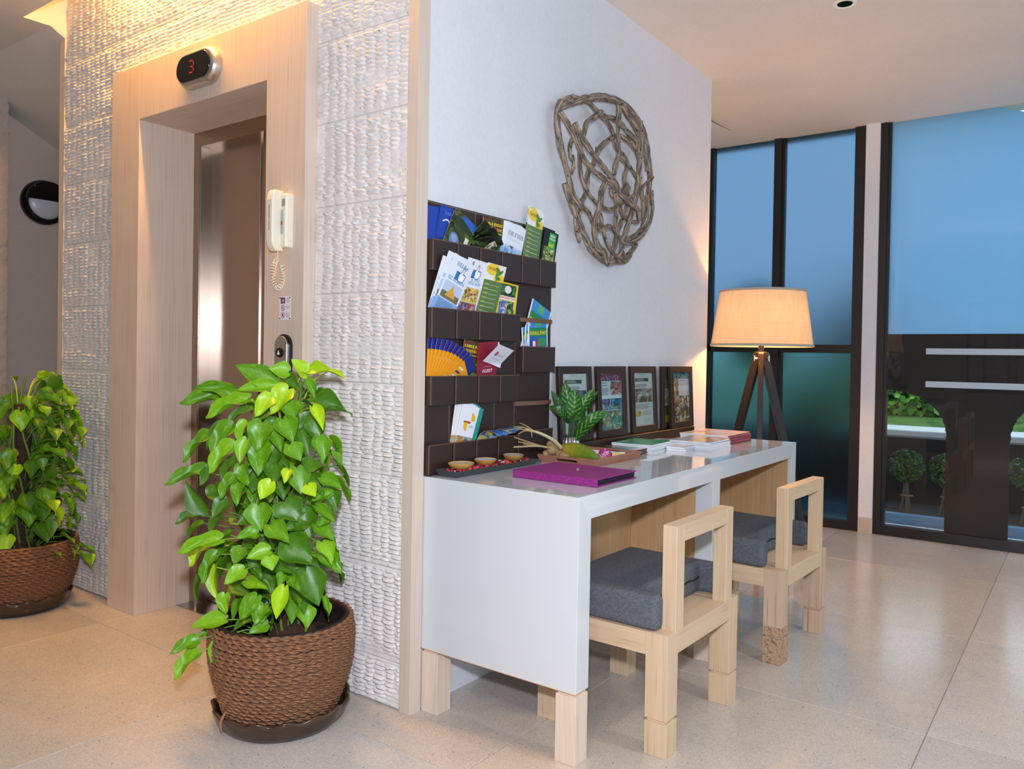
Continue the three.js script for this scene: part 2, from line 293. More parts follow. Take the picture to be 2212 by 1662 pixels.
// ---------------------------------------------------------------- window wall
const XW = 3.9075;
struct('wall_window', [bx(XW - 0.03, XW + 0.12, 0, 2.9, 0.471, 0.560, 0.001), bx(XW, XW + 0.12, 0, 2.9, -3.7, -1.25, 0), bx(XW, XW + 0.12, 0, 2.9, 2.75, 5.6, 0)], M.wall);
{
  const b = struct('baseboard_pier'); part('plinth', bx(XW - 0.036, XW, 0, 0.106, 0.473, 0.558, 0.001), std(0xc9b8a6, 0.5), b);
  part('plinth_panel', bx(XW - 0.039, XW, 0.012, 0.088, 0.486, 0.545, 0.002), std(0xc2b09d, 0.5), b);
}
const frostTop = std(0x677f94, 0.42, { transmission: 1, thickness: 0.008, ior: 1.25 });
const frostLow = std(0x6c98a8, 0.42, { transmission: 1, thickness: 0.008, ior: 1.25 });
{
  const w = struct('window_1'), x0 = XW - 0.01, x1 = XW + 0.05;
  part('window_frame', [bx(x0, x1, 0, 0.06, -1.25, 0.471, 0.001, 'z'), bx(x0, x1, 0.06, 2.77, 0.398, 0.471, 0.001), bx(x0, x1, 0.06, 2.77, -1.25, -1.19, 0.001)], M.blackframe, w);
  part('mullion', bx(x0 - 0.004, x1, 0.06, 2.77, -0.151, -0.098, 0.001), M.blackframe, w);
  part('mullion', bx(x0 + 0.016, x1, 0.06, 2.77, -0.098, -0.076, 0.001), M.blackframe, w);
  part('mullion', bx(x0, x1, 0.06, 2.77, -0.66, -0.607, 0.001), M.blackframe, w);
  part('transom', [bx(x0, x1, 1.216, 1.272, -1.19, 0.398, 0.001, 'z')], M.blackframe, w);
  for (const [a, b] of [[-1.19, -0.66], [-0.607, -0.151], [-0.076, 0.398]]) {
    part('pane', bx(XW + 0.02, XW + 0.028, 1.272, 2.77, a, b, 0), frostTop, w, 'frosted blue glass');
    part('pane', bx(XW + 0.02, XW + 0.028, 0.06, 1.216, a, b, 0), frostLow, w, 'dark frosted glass');
  }
}
{
  const w = struct('window_2'), x0 = XW - 0.012, x1 = XW + 0.06;
  part('window_frame', [bx(x0, x1, 0, 0.066, 0.560, 2.75, 0.001, 'z'), bx(x0, x1, 0.066, 2.78, 0.560, 0.606, 0.001), bx(x0, x1, 0.066, 2.78, 2.69, 2.75, 0.001)], M.blackframe, w);
  part('glazing_bead', bx(x0 + 0.012, x1, 0.066, 2.78, 0.606, 0.625, 0.001), M.blackframe, w);
  part('pane', bx(XW + 0.010, XW + 0.016, 0.066, 2.78, 0.625, 2.69, 0), std(0xffffff, 0.015, { transmission: 1, thickness: 0, ior: 1.32 }), w, 'clear polished glass');
  // film behind the glass: pale and translucent above, dark reed pattern below with arched gaps
  const up = new THREE.Shape(); up.moveTo(0.625, 1.345); up.lineTo(2.69, 1.345); up.lineTo(2.69, 2.2); up.lineTo(1.229, 2.758); up.lineTo(0.625, 2.757); up.closePath();
  const g = new THREE.ExtrudeGeometry(up, { depth: 0.002, bevelEnabled: false }).rotateY(-Math.PI / 2).translate(XW + 0.022, 0, 0);
  part('frosted_film', gridUV(g), std(0xb0d8ee, 0.9, { transmission: 0.75, thickness: 0 }), w, 'pale blue translucent film');
  const lo = new THREE.Shape(); lo.moveTo(0.625, 0.066); lo.lineTo(2.69, 0.066); lo.lineTo(2.69, 1.345); lo.lineTo(0.625, 1.345); lo.closePath();
  for (const c of [0.632, 1.682]) {
    const p = new THREE.Path(), a = 0.35, y = 0.66; p.moveTo(Math.max(c - a, 0.6255), 0.0665); p.lineTo(c + a, 0.0665);
    const q = []; for (let k = 0; k <= 40; k++) { const t = k / 40 * Math.PI; q.push([c + a * Math.cos(t) + (k % 2 ? 0.004 : -0.002), y + 0.312 * Math.pow(Math.sin(t), 0.85)]); }
    p.lineTo(c + a, y); for (const [z, yy] of q) if (z > 0.6255) p.lineTo(z, yy); p.lineTo(Math.max(c - a, 0.6255), c - a < 0.6255 ? y + 0.312 : y); p.closePath(); lo.holes.push(p);
  }
  const reedTex = tex(256, 512, (u, v) => { const r = v * 64, k = 4 + 9 * Math.abs(Math.sin(r * Math.PI)) * (0.5 + noise2(u * 20, Math.floor(r), 4, 20, 64)); return [k * 1.1, k * 0.95, k * 0.9]; }, [0.5, 0.5]);
  const h = new THREE.ExtrudeGeometry(lo, { depth: 0.004, bevelEnabled: false }).rotateY(-Math.PI / 2).translate(XW + 0.026, 0, 0);
  part('reed_screen', gridUV(h), std(0xffffff, 0.7, { map: reedTex }), w, 'dark reed screen with arched openings');
  const stripe = std(0xb9cad6, 0.7);
  part('glass_stripe', bx(XW + 0.0085, XW + 0.0098, 1.212, 1.251, 0.857, 2.69, 0, 'z'), stripe, w, 'pale safety stripe');
  part('glass_stripe', bx(XW + 0.0085, XW + 0.0098, 0.998, 1.037, 0.858, 2.69, 0, 'z'), stripe, w, 'pale safety stripe');
}
// mirrored rotation check: ExtrudeGeometry was drawn in (z, y) and turned so that its x runs along +z

// ---------------------------------------------------------------- outdoors
{
  const grassTex = tex(512, 512, (u, v) => { const a = noise2(u * 120, v * 120, 1, 120, 120), b = noise2(u * 14, v * 14, 2, 14, 14), k = 0.5 + 0.5 * a; return [70 * k + 40 * b, 118 * k + 40 * b, 34 * k + 14 * b]; }, [1.2, 1.2]);
  const paveTex = tex(256, 256, (u, v) => { const gx = (u * 8) % 1, gy = (v * 8) % 1, k = gx < 0.08 || gy < 0.08 ? 0.5 : 0.95 + 0.1 * (hash(Math.floor(u * 8), Math.floor(v * 8), 2) - 0.5); return [205 * k, 212 * k, 216 * k]; }, [0.56, 0.56]);
  const paving = struct('paving', [bx(4.05, 4.35, -0.3, 0.0, -6, 8, 0, 'z')], M.grout);
  for (let i = 0; i < 4; i++) for (let j = 0; j < 24; j++) part('tile', bx(4.055 + i * 0.07, 4.122 + i * 0.07, -0.01, 0.006, 0.55 + j * 0.07, 0.617 + j * 0.07, 0.001, 'z'), std(0xd6dde0, 0.4), paving);
  struct('planter_kerb', [bx(4.35, 4.42, -0.3, 0.075, -6, 8, 0.006, 'z')], std(0x5e7f9c, 0.5));
  struct('planter_bed', [bx(4.42, 5.2, -0.3, 0.03, -6, 8, 0, 'z')], std(0x1b1410, 0.95));
  struct('garden_wall', [bx(5.2, 5.35, -0.3, 0.555, -6, 8, 0.01, 'z')], std(0x2a211c, 0.9));
  const g = new THREE.PlaneGeometry(14, 16, 80, 80), p = g.attributes.position;
  for (let i = 0; i < p.count; i++) { const x = p.getX(i); p.setZ(i, 0.5 + Math.max(0, (x + 7) / 14) * 1.1 + noise2(x * 1.3, p.getY(i) * 1.3, 3) * 0.12); }
  g.rotateX(-Math.PI / 2); g.translate(12.3, 0, 0.5); g.computeVertexNormals();
  struct('lawn', [gridUV(g, 'z')], std(0xffffff, 0.95, { map: grassTex }));
  struct('garden_path', [bx(5.36, 5.9, 0.3, 0.6, -6, 8, 0.01, 'z')], std(0xcfcdc6, 0.8));
}

// ---------------------------------------------------------------- desk
{
  const d = thing('reception_desk', 'long white lacquered desk on pale wooden block legs against the white wall', 'desk', [1.06, 0, 0.29]);
  const x0 = 0.0539, x1 = 2.0669, zb = -0.005, zf = 0.5831, t = 0.0692, T = 0.76, hb = 0.2037, xm = 1.0283, mw = 0.0707, B = 0.0015;
  const slabUV = (pts, z0, z1) => { const s = new THREE.Shape(); pts.forEach(([x, y], i) => i ? s.lineTo(x, y) : s.moveTo(x, y)); s.closePath(); return gridUV(ext(s, z1 - z0, B).translate(0, 0, z0)); };
  const e = 0.0004;
  part('desktop', slabUV([[x0, T], [x1, T], [x1 - t, T - t], [x0 + t, T - t]], zb, zf), M.lacquer, d, 'glossy white top with mitred ends');
  part('end_panel', slabUV([[x0, T - e], [x0 + t - e, T - t], [x0 + t, hb], [x0, hb]], zb, zf), M.lacquerside, d);
  part('end_panel', slabUV([[x1, T - e], [x1, hb], [x1 - t, hb], [x1 - t + e, T - t]], zb, zf), M.lacquerside, d);
  part('partition', bx(xm, xm + mw, hb, T - t, 0.513, zf, B), M.lacquerside, d);
  part('lining', [bx(xm + 0.002, xm + mw - 0.002, hb + 0.02, T - t, 0.02, 0.513, 0.001)], M.lining, d, 'pale wood lining');
  part('lining', bx(x1 - t - 0.004, x1 - t, hb + 0.001, T - t - 0.001, 0.02, 0.567, 0.001), M.lining, d, 'pale wood lining');
  part('lining', bx(x0 + t, x0 + t + 0.004, hb + 0.001, T - t - 0.001, 0.02, 0.567, 0.001), M.lining, d, 'pale wood lining');
  part('back_panel', bx(x0 + t, x1 - t, 0.26, T - t, 0.224, 0.240, 0.001), M.lining, d, 'pale wood back panel');
  part('underside', bx(x0 + t, x1 - t, T - t - 0.004, T - t, 0.02, zf - 0.02, 0.001, 'x'), M.lining, d);
  part('bottom_edge', [bx(x0 + 0.001, x0 + t - 0.001, hb - 0.003, hb, zb + 0.004, zf - 0.002, 0.0008, 'z')], std(0xc98a52, 0.6), d);
  const w = 0.0672;
  for (const x of [x0, xm + 0.002, x1 - w]) for (const z of [zf - w, 0.0005]) part('leg', [bx(x, x + w, 0, hb - 0.009, z, z + w, 0.0015), bx(x + 0.005, x + w - 0.005, hb - 0.010, hb + 0.0, z + 0.005, z + w - 0.005, 0)], M.deskleg, d);
}
// ---------------------------------------------------------------- chairs and their cushions
const scratchTex = (() => { const c = document.createElement('canvas'); c.width = c.height = 512; const x = c.getContext('2d'); x.fillStyle = '#c3a283'; x.fillRect(0, 0, 512, 512); reseed(12);
  for (let i = 0; i < 900; i++) { x.strokeStyle = 'rgba(150,118,90,0.35)'; x.lineWidth = 1 + rnd() * 2; const u = rnd() * 512, v = rnd() * 512; x.beginPath(); x.moveTo(u, v); x.lineTo(u + rr(-4, 4), v + rr(40, 160)); x.stroke(); }
  for (let i = 0; i < 260; i++) { x.strokeStyle = rnd() < 0.5 ? '#3a281c' : '#5c4230'; x.lineWidth = 1 + rnd() * 3.5; const u = rnd() * 512, v = rnd() * 512, a = rr(0.2, 1.3) * (rnd() < 0.75 ? 1 : -1), L = rr(14, 70); x.beginPath(); x.moveTo(u, v); x.quadraticCurveTo(u + Math.cos(a) * L * 0.5 + rr(-6, 6), v + Math.sin(a) * L * 0.5, u + Math.cos(a) * L, v + Math.sin(a) * L); x.stroke(); }
  const t = new THREE.CanvasTexture(c); t.colorSpace = THREE.SRGBColorSpace; t.wrapS = t.wrapT = THREE.RepeatWrapping; t.repeat.set(1 / 0.2, 1 / 0.2); return t; })();
const scratched = std(0xffffff, 0.6, { map: scratchTex });
function chairParts(c, wood, legWood) {
  const W = 0.527, D = 0.452, w = 0.07, g = 0.1025, H = 0.356, q = 0.0042;
  for (const x of [-W / 2, W / 2 - w]) for (const z of [-D / 2, D / 2 - w])
    own('leg', [bx(x, x + w, 0, g - q, z, z + w, 0.0015), bx(x + 0.006, x + w - 0.006, g - q - 0.001, g + q + 0.001, z + 0.006, z + w - 0.006, 0), bx(x, x + w, g + q, H, z, z + w, 0.0015)], z > 0 ? legWood : wood, c);
  if (legWood !== wood) { const l = c.children[1], x = -W / 2, z = D / 2 - w; own('scratched_foot', [bx(x - 0.0006, x + w + 0.0006, 0.0004, g - q + 0.0004, z - 0.0006, z + w + 0.0006, 0.0015), bx(x - 0.0006, x + w + 0.0006, g + q - 0.0004, g + q + 0.035, z - 0.0006, z + w + 0.0006, 0.0015)], scratched, l, 'heavily scratched foot'); }
  for (const x of [-W / 2 + 0.0005, W / 2 - w + 0.0005]) own('side_rail', bx(x, x + w - 0.001, 0.289, H - 0.0006, -D / 2 + w, D / 2 - w, 0.001, 'z'), wood, c);
  for (const z of [-D / 2 + 0.0005, D / 2 - w + 0.0005]) own('cross_rail', bx(-W / 2 + w, W / 2 - w, 0.289, H - 0.0006, z, z + w - 0.001, 0.001, 'x'), wood, c);
  own('seat', bx(-W / 2 + w - 0.001, W / 2 - w + 0.001, 0.325, H - 0.002, -D / 2 + w - 0.001, D / 2 - w + 0.001, 0.001, 'x'), wood, c);
  const b = 0.0525, zb = D / 2 - 0.047, ze = D / 2 - 0.0004, xo = W / 2 - 0.052;
  own('back_post', bx(-xo, -xo + b, H - 0.002, 0.664, zb, ze, 0.002), wood, c);
  own('back_post', bx(xo - b, xo, H - 0.002, 0.664, zb, ze, 0.002), wood, c);
  own('back_rail', bx(-xo + b - 0.0005, xo - b + 0.0005, 0.6135, 0.664, zb + 0.0004, ze - 0.0004, 0.0015, 'x'), wood, c);
}
const chair1 = thing('desk_chair', 'low pale ash chair with an open square back, nearer of the two at the desk', 'chair', [0.518, 0, 0.5475], 'desk chairs');
chairParts(chair1, M.ash, M.ash); chair1.rotation.y = -0.021;
const chair2 = thing('desk_chair', 'low wooden chair with scratched and scuffed legs, farther of the two at the desk', 'chair', [1.438, 0, 0.592], 'desk chairs');
chairParts(chair2, M.ash, M.worn); chair2.rotation.y = -0.043;
function cushionParts(c) {
  const W = 0.262, zf = -0.19, zb = 0.112, lz = 0.188, lw = 0.050, r = 0.03, s = new THREE.Shape();
  s.moveTo(-W + r, zf); s.lineTo(W - r, zf); s.quadraticCurveTo(W, zf, W, zf + r); s.lineTo(W, lz - 0.02); s.quadraticCurveTo(W, lz, W - 0.02, lz); s.lineTo(W - lw + 0.014, lz); s.quadraticCurveTo(W - lw, lz, W - lw, lz - 0.014);
  s.lineTo(W - lw, zb + 0.016); s.quadraticCurveTo(W - lw, zb, W - lw - 0.016, zb); s.lineTo(-W + lw + 0.016, zb); s.quadraticCurveTo(-W + lw, zb, -W + lw, zb + 0.016); s.lineTo(-W + lw, lz - 0.014); s.quadraticCurveTo(-W + lw, lz, -W + lw - 0.014, lz);
  s.lineTo(-W + 0.02, lz); s.quadraticCurveTo(-W, lz, -W, lz - 0.02); s.lineTo(-W, zf + r); s.quadraticCurveTo(-W, zf, -W + r, zf);
  const g = new THREE.ExtrudeGeometry(s, { depth: 0.064, bevelEnabled: true, bevelThickness: 0.019, bevelSize: 0.016, bevelOffset: -0.016, bevelSegments: 5, curveSegments: 8 });
  g.rotateX(Math.PI / 2); g.translate(0, 0.064 + 0.019, 0);
  const p = g.attributes.position; for (let i = 0; i < p.count; i++) { const x = p.getX(i), z = p.getZ(i), y = p.getY(i); if (y > 0.05) p.setY(i, y + 0.004 * Math.cos(x * 5) * Math.cos(z * 6) + (noise2(x * 14, z * 14, 3) - 0.5) * 0.003); }
  g.computeVertexNormals(); own('cover', gridUV(g, 'x'), M.fabric, c);
  const pts = []; for (let k = 0; k <= 20; k++) { const x = -0.2 + 0.4 * k / 20; pts.push(V(x, 0.052 + 0.002 * Math.sin(k * 1.3), zb + 0.0005)); }
  own('zip_seam', limb(pts, () => 0.0028, 40, 6, 0), M.seam, c, 'dark open seam along the back edge');
}
const cush1 = thing('seat_cushion', 'dark grey woven seat cushion on the nearer chair', 'cushion', [0.523, 0.3555, 0.545], 'seat cushions'); cushionParts(cush1); cush1.rotation.y = -0.021;
copyOf(cush1, [1.444, 0.3555, 0.555], -0.043, 'dark grey woven seat cushion on the farther chair with scuffed legs');

// ---------------------------------------------------------------- floor lamp
{
  const cx = 2.62, cz = 0.215, L = thing('floor_lamp', 'tripod floor lamp with lit cream drum shade behind the far end of the desk', 'lamp', [cx, 0, cz]);
  const shadeTex = tex(256, 256, (u, v) => { const k = 236 + (noise2(u * 128, v * 6, 1, 128, 6) - 0.5) * 14 + (noise2(u * 6, v * 128, 2, 6, 128) - 0.5) * 10; return [k, k * 0.985, k * 0.95]; }, [1, 1]);
  const pr = []; for (let k = 0; k <= 12; k++) pr.push(new THREE.Vector2(0.279 - 0.044 * k / 12, 1.238 + 0.305 * k / 12));
  const outer = new THREE.LatheGeometry(pr, 72).translate(cx, 0, cz);
  part('shade', outer, std(0xe2d2b6, 0.95, { map: shadeTex, transmission: 0.11, thickness: 0, side: THREE.DoubleSide }), L, "cream fabric drum shade");
  const band = std(0xb9b2a8, 0.8, { transmission: 0.15 });
  for (const [y, r] of [[1.238, 0.2795], [1.543, 0.2352]]) part('shade_trim', new THREE.TorusGeometry(r, 0.005, 8, 72).rotateX(Math.PI / 2).scale(1, 1.4, 1).translate(cx, y, cz), band, L, 'grey trim band');
  part('shade_spider', [cyl([cx - 0.234, 1.53, cz], [cx + 0.234, 1.53, cz], 0.002), cyl([cx, 1.53, cz - 0.234], [cx, 1.53, cz + 0.234], 0.002)], M.satin, L);
  part('pole', [cyl([cx, 1.10, cz], [cx, 1.245, cz], 0.016), cyl([cx, 1.05, cz], [cx, 1.12, cz], 0.010)], M.lampwood, L, 'dark wooden centre post');
  part('socket', cyl([cx, 1.245, cz], [cx, 1.30, cz], 0.014), std(0xd8b04a, 0.3, { metalness: 1 }), L, 'brass lamp holder');
  const bulb = part('bulb', new THREE.SphereGeometry(0.034, 20, 14).translate(cx, 1.345, cz), std(0xfff0d0, 0.4, { emissive: 0xffc070, emissiveIntensity: 9 }), L);
  const pl = new THREE.PointLight(0xffb462, 1.8); pl.position.set(0, 1.345, 0); pl.shadow.radius = 1.7; pl.name = 'floor_lamp_bulb'; L.add(pl);
  const az = Math.atan2(1.52, -4.46);
  for (const k of [0, 1, 2]) {
    const a = az + k * Math.PI * 2 / 3, ca = Math.cos(a), sa = Math.sin(a), s = new THREE.Shape();
    const top = [0.022, 1.175], bot = [0.335, 0.0], dx = bot[0] - top[0], dy = bot[1] - top[1], len = Math.hypot(dx, dy), w = 0.024;
    s.absarc(0, 0, w, 0, Math.PI); s.lineTo(-w * 0.85, -len); s.lineTo(w * 0.85, -len); s.closePath();
    const g = ext(s, 0.03, 0.003).translate(0, 0, -0.015); g.rotateY(Math.PI / 2); g.rotateX(0);
    g.rotateX(-Math.atan2(dx, -dy)); g.translate(0, top[1], top[0]); g.rotateY(Math.PI / 2 - a); g.translate(cx, 0.004, cz);
    const leg = part('leg', gridUV(g), M.lampwood, L);
    const q = [cx + ca * 0.03 - sa * 0.0, 1.165, cz + sa * 0.03];
    part('wing_nut', [cyl([q[0] - sa * 0.018, q[1], q[2] + ca * 0.018], [q[0] - sa * 0.032, q[1], q[2] + ca * 0.032], 0.006), cyl([q[0] - sa * 0.034, q[1] - 0.016, q[2] + ca * 0.034], [q[0] - sa * 0.034, q[1] + 0.016, q[2] + ca * 0.034], 0.004)], M.chrome, leg, 'steel wing nut');
  }
}
// ---------------------------------------------------------------- cove lamp over the lift, downlights (the lit ones added as fill), round wall lamp
{
  const c = thing('cove_light', 'warm lamp hidden in the ceiling slot above the stone wall', 'light', [-0.12, 3.02, -1.2]);
  part('lamp_body', bx(-0.17, -0.09, 3.04, 3.16, -1.75, -0.65, 0.004), M.white, c);
  part('lamp_tube', bx(-0.15, -0.11, 3.02, 3.04, -1.73, -0.67, 0.006), std(0xfff0d0, 0.5, { emissive: WARM, emissiveIntensity: 3 }), c);
  const a = new THREE.RectAreaLight(0xffba58, 300, 0.05, 1.0); a.position.set(-0.13, 3.014, -1.2); a.rotation.set(-Math.PI / 2, 0, 0); a.name = 'cove_lamp'; scene.add(a);
}
function downlight(x, z, label, on, tint = 0xfff0e0) {  // lit ones are lamps added out of view to fill the lobby with light
  const y = CEIL, d = thing('downlight', label, 'light', [x, y, z], on ? 'added fill downlights' : undefined);
  const ring = [[0.031, 0.004], [0.034, -0.004], [0.046, -0.005], [0.049, 0]].map(([r, h]) => new THREE.Vector2(r, h));
  own('trim_ring', new THREE.LatheGeometry(ring, 40), M.white, d, 'white trim ring');
  own('lamp_face', new THREE.CylinderGeometry(0.031, 0.031, 0.003, 32).translate(0, -0.0018, 0), on ? std(0xffffff, 0.4, { emissive: tint, emissiveIntensity: 4 }) : std(0x4a5a48, 0.1, { metalness: 1 }), d, on ? 'added glowing lamp' : 'unlit silvered lamp');
  if (on) { const s = new THREE.SpotLight(tint, on, 0, 1.15, 0.7, 2); s.position.set(x, y - 0.03, z); s.target.position.set(x, 0, z); s.shadow.radius = 6; s.name = 'added_fill_lamp'; scene.add(s, s.target); }
  return d;
}
downlight(1.80, 0.83, 'small round unlit downlight in the ceiling above the desk', 0);
downlight(-2.7, -1.7, 'added unseen fill downlight in the ceiling left of the camera', 12, 0xffdcb6);
downlight(-2.6, 1.6, 'added unseen fill downlight in the ceiling behind the camera', 19);
downlight(0.4, 2.6, 'added unseen fill downlight in the ceiling right of the camera', 8);
downlight(2.4, 2.4, 'added unseen fill downlight in the ceiling near the big window', 5);
{
  const cx = 0.425, cy = 2.065, cz = -3.58, R = 0.138, b = thing('wall_lamp', 'round black bulkhead wall lamp with half hood on the grey wall', 'lamp', [cx, cy, cz]);
  const pr = [[0, 0], [R, 0], [R, 0.018], [R - 0.006, 0.03], [R - 0.026, 0.052], [R - 0.03, 0.052], [R - 0.03, 0.03], [0, 0.03]].map(([r, h]) => new THREE.Vector2(r, h));
  own('housing', new THREE.LatheGeometry(pr, 64).rotateX(Math.PI / 2), M.black, b);
  const dome = new THREE.SphereGeometry(R - 0.03, 40, 12, 0, Math.PI * 2, 0, Math.PI / 2).rotateX(Math.PI / 2).scale(1, 1, 0.35).translate(0, 0, 0.03);
  own('diffuser', dome, std(0xcfd2d8, 0.3), b, 'opal glass');
  const s = new THREE.Shape(); s.absarc(0, 0, R - 0.012, 0.06, Math.PI - 0.06); s.closePath();
  own('hood', ext(s, 0.03, 0.004, 32).translate(0, 0, 0.045), M.black, b, 'half-round black hood');
  for (const a of [0.8, 2.34, 3.9, 5.5]) own('screw', new THREE.CylinderGeometry(0.004, 0.004, 0.003, 10).rotateX(Math.PI / 2).translate(Math.cos(a) * (R - 0.02), Math.sin(a) * (R - 0.02), a < 3.2 ? 0.0765 : 0.054), M.satin, b);
}
// ---------------------------------------------------------------- lift fittings
function textTex(w, h, draw, o = {}) { const c = document.createElement('canvas'); c.width = w; c.height = h; const x = c.getContext('2d'); draw(x, w, h); const t = new THREE.CanvasTexture(c); t.colorSpace = THREE.SRGBColorSpace; Object.assign(t, o); return t; }
const toWallB = (g, x, y, z) => g.rotateY(-Math.PI / 2).translate(x, y, z);   // drawn facing +z, hung on the lift wall facing -x (its own +x runs along +z)
{
  const y = 2.262, z = -1.115, d = thing('floor_indicator', 'oval brushed steel floor display with red digit above the lift door', 'display', [-0.046, y, z]);
  const body = new THREE.ExtrudeGeometry(stadium(0.262, 0.142), { depth: 0.008, bevelEnabled: true, bevelThickness: 0.032, bevelSize: 0.018, bevelOffset: -0.018, bevelSegments: 8, curveSegments: 24 }).translate(0, 0, 0.0);
  part('housing', toWallB(body, -0.0455, y, z), M.satin, d, 'brushed steel oval housing');
  part('face', toWallB(ext(stadium(0.222, 0.102), 0.006, 0.002, 24), -0.0835, y, z - 0.006), M.gloss, d, 'black display face');
  const dots = ['1110', '0001', '0001', '0110', '0001', '0001', '1110'], gs = [];
  dots.forEach((r, j) => [...r].forEach((c, i) => { if (c === '1') gs.push(toWallB(new THREE.CylinderGeometry(0.0028, 0.0028, 0.001, 8).rotateX(Math.PI / 2).translate((i - 1.5) * 0.0075, (3 - j) * 0.0075, 0), -0.0902, y, z - 0.008)); }));
  part('digit', gs, std(0x300000, 0.5, { emissive: 0xff1a10, emissiveIntensity: 1.0 }), d, 'red dot-matrix figure 3');
}
{
  const d = thing('call_button_panel', 'brushed steel lift call panel with rounded ends and one round button', 'panel', [-0.046, 1.105, -0.587]);
  part('bezel', toWallB(ext(stadium(0.082, 0.232), 0.012, 0.002, 20), -0.0458, 1.102, -0.584), M.black, d, 'black bezel');
  part('plate', toWallB(ext(stadium(0.07, 0.22), 0.011, 0.004, 20), -0.0545, 1.102, -0.588), M.satin, d, 'steel plate');
  const b = part('button', toWallB(new THREE.CylinderGeometry(0.0165, 0.018, 0.006, 28).rotateX(Math.PI / 2), -0.068, 1.152, -0.590), M.gloss, d, 'round black call button');
  const s = new THREE.Shape(); s.moveTo(-0.006, -0.006); s.lineTo(0.006, -0.006); s.lineTo(0, 0.009); s.closePath();
  part('arrow', toWallB(ext(s, 0.001), -0.0711, 1.151, -0.590), std(0xf4f2ea, 0.4, { emissive: 0xffffff, emissiveIntensity: 0.15 }), b, 'white up arrow');
  part('lower_button', toWallB(new THREE.CylinderGeometry(0.014, 0.015, 0.005, 24).rotateX(Math.PI / 2), -0.068, 1.085, -0.590), M.satin, d);
}
{
  const t = textTex(256, 344, (x, w, h) => {
    x.fillStyle = '#e9e6ea'; x.fillRect(0, 0, w, h); const ys = [62, 168, 274];
    x.strokeStyle = '#b5324e'; x.lineWidth = 8; x.fillStyle = '#2c2a5a';
    x.fillRect(36, 26, 84, 72); x.strokeRect(32, 22, 92, 80); x.fillStyle = '#e8e4ee'; x.fillRect(58, 42, 14, 44); x.fillRect(84, 42, 14, 44);
    for (const y of [168, 274]) { x.fillStyle = '#dcd6e0'; x.beginPath(); x.arc(78, y, 42, 0, 7); x.fill(); x.stroke(); x.fillStyle = '#33305c'; if (y < 200) { x.save(); x.translate(78, y); x.rotate(-0.4); x.fillRect(-26, -5, 44, 10); x.restore(); } else { x.fillRect(62, y - 12, 32, 30); x.beginPath(); x.arc(78, y - 18, 9, 0, 7); x.fill(); } x.beginPath(); x.moveTo(50, y - 28); x.lineTo(106, y + 28); x.stroke(); }
    x.fillStyle = '#4a4460'; x.font = 'bold 17px sans-serif'; x.textAlign = 'center';
    [['WARNING', 'DO NOT', 'OVERLOAD'], ['NO SMOKING', 'IN LIFT'], ['IN CASE OF', 'FIRE DO NOT', 'USE LIFT']].forEach((l, i) => l.forEach((s, k) => x.fillText(s, 190, ys[i] - (l.length - 1) * 11 + k * 24 + 4, 112)));
  });
  const y = 1.311, z = -0.588, d = thing('notice_plate', 'small white metal notice with three red pictograms below the phone', 'sign', [-0.046, y, z]);
  const side = std(0xdddada, 0.4), g = new THREE.BoxGeometry(0.0625, 0.084, 0.0016); g.rotateY(-Math.PI / 2);
  const m = own('plate', g, [side, side, side, side, std(0xffffff, 0.4, { map: t }), side], d);
  for (const a of [-1, 1]) for (const b of [-1, 1]) own('screw', new THREE.CylinderGeometry(0.0024, 0.0024, 0.002, 10).rotateZ(Math.PI / 2).translate(-0.0014, b * 0.037, a * 0.027), std(0x3a332c, 0.4, { metalness: 1 }), d);
}
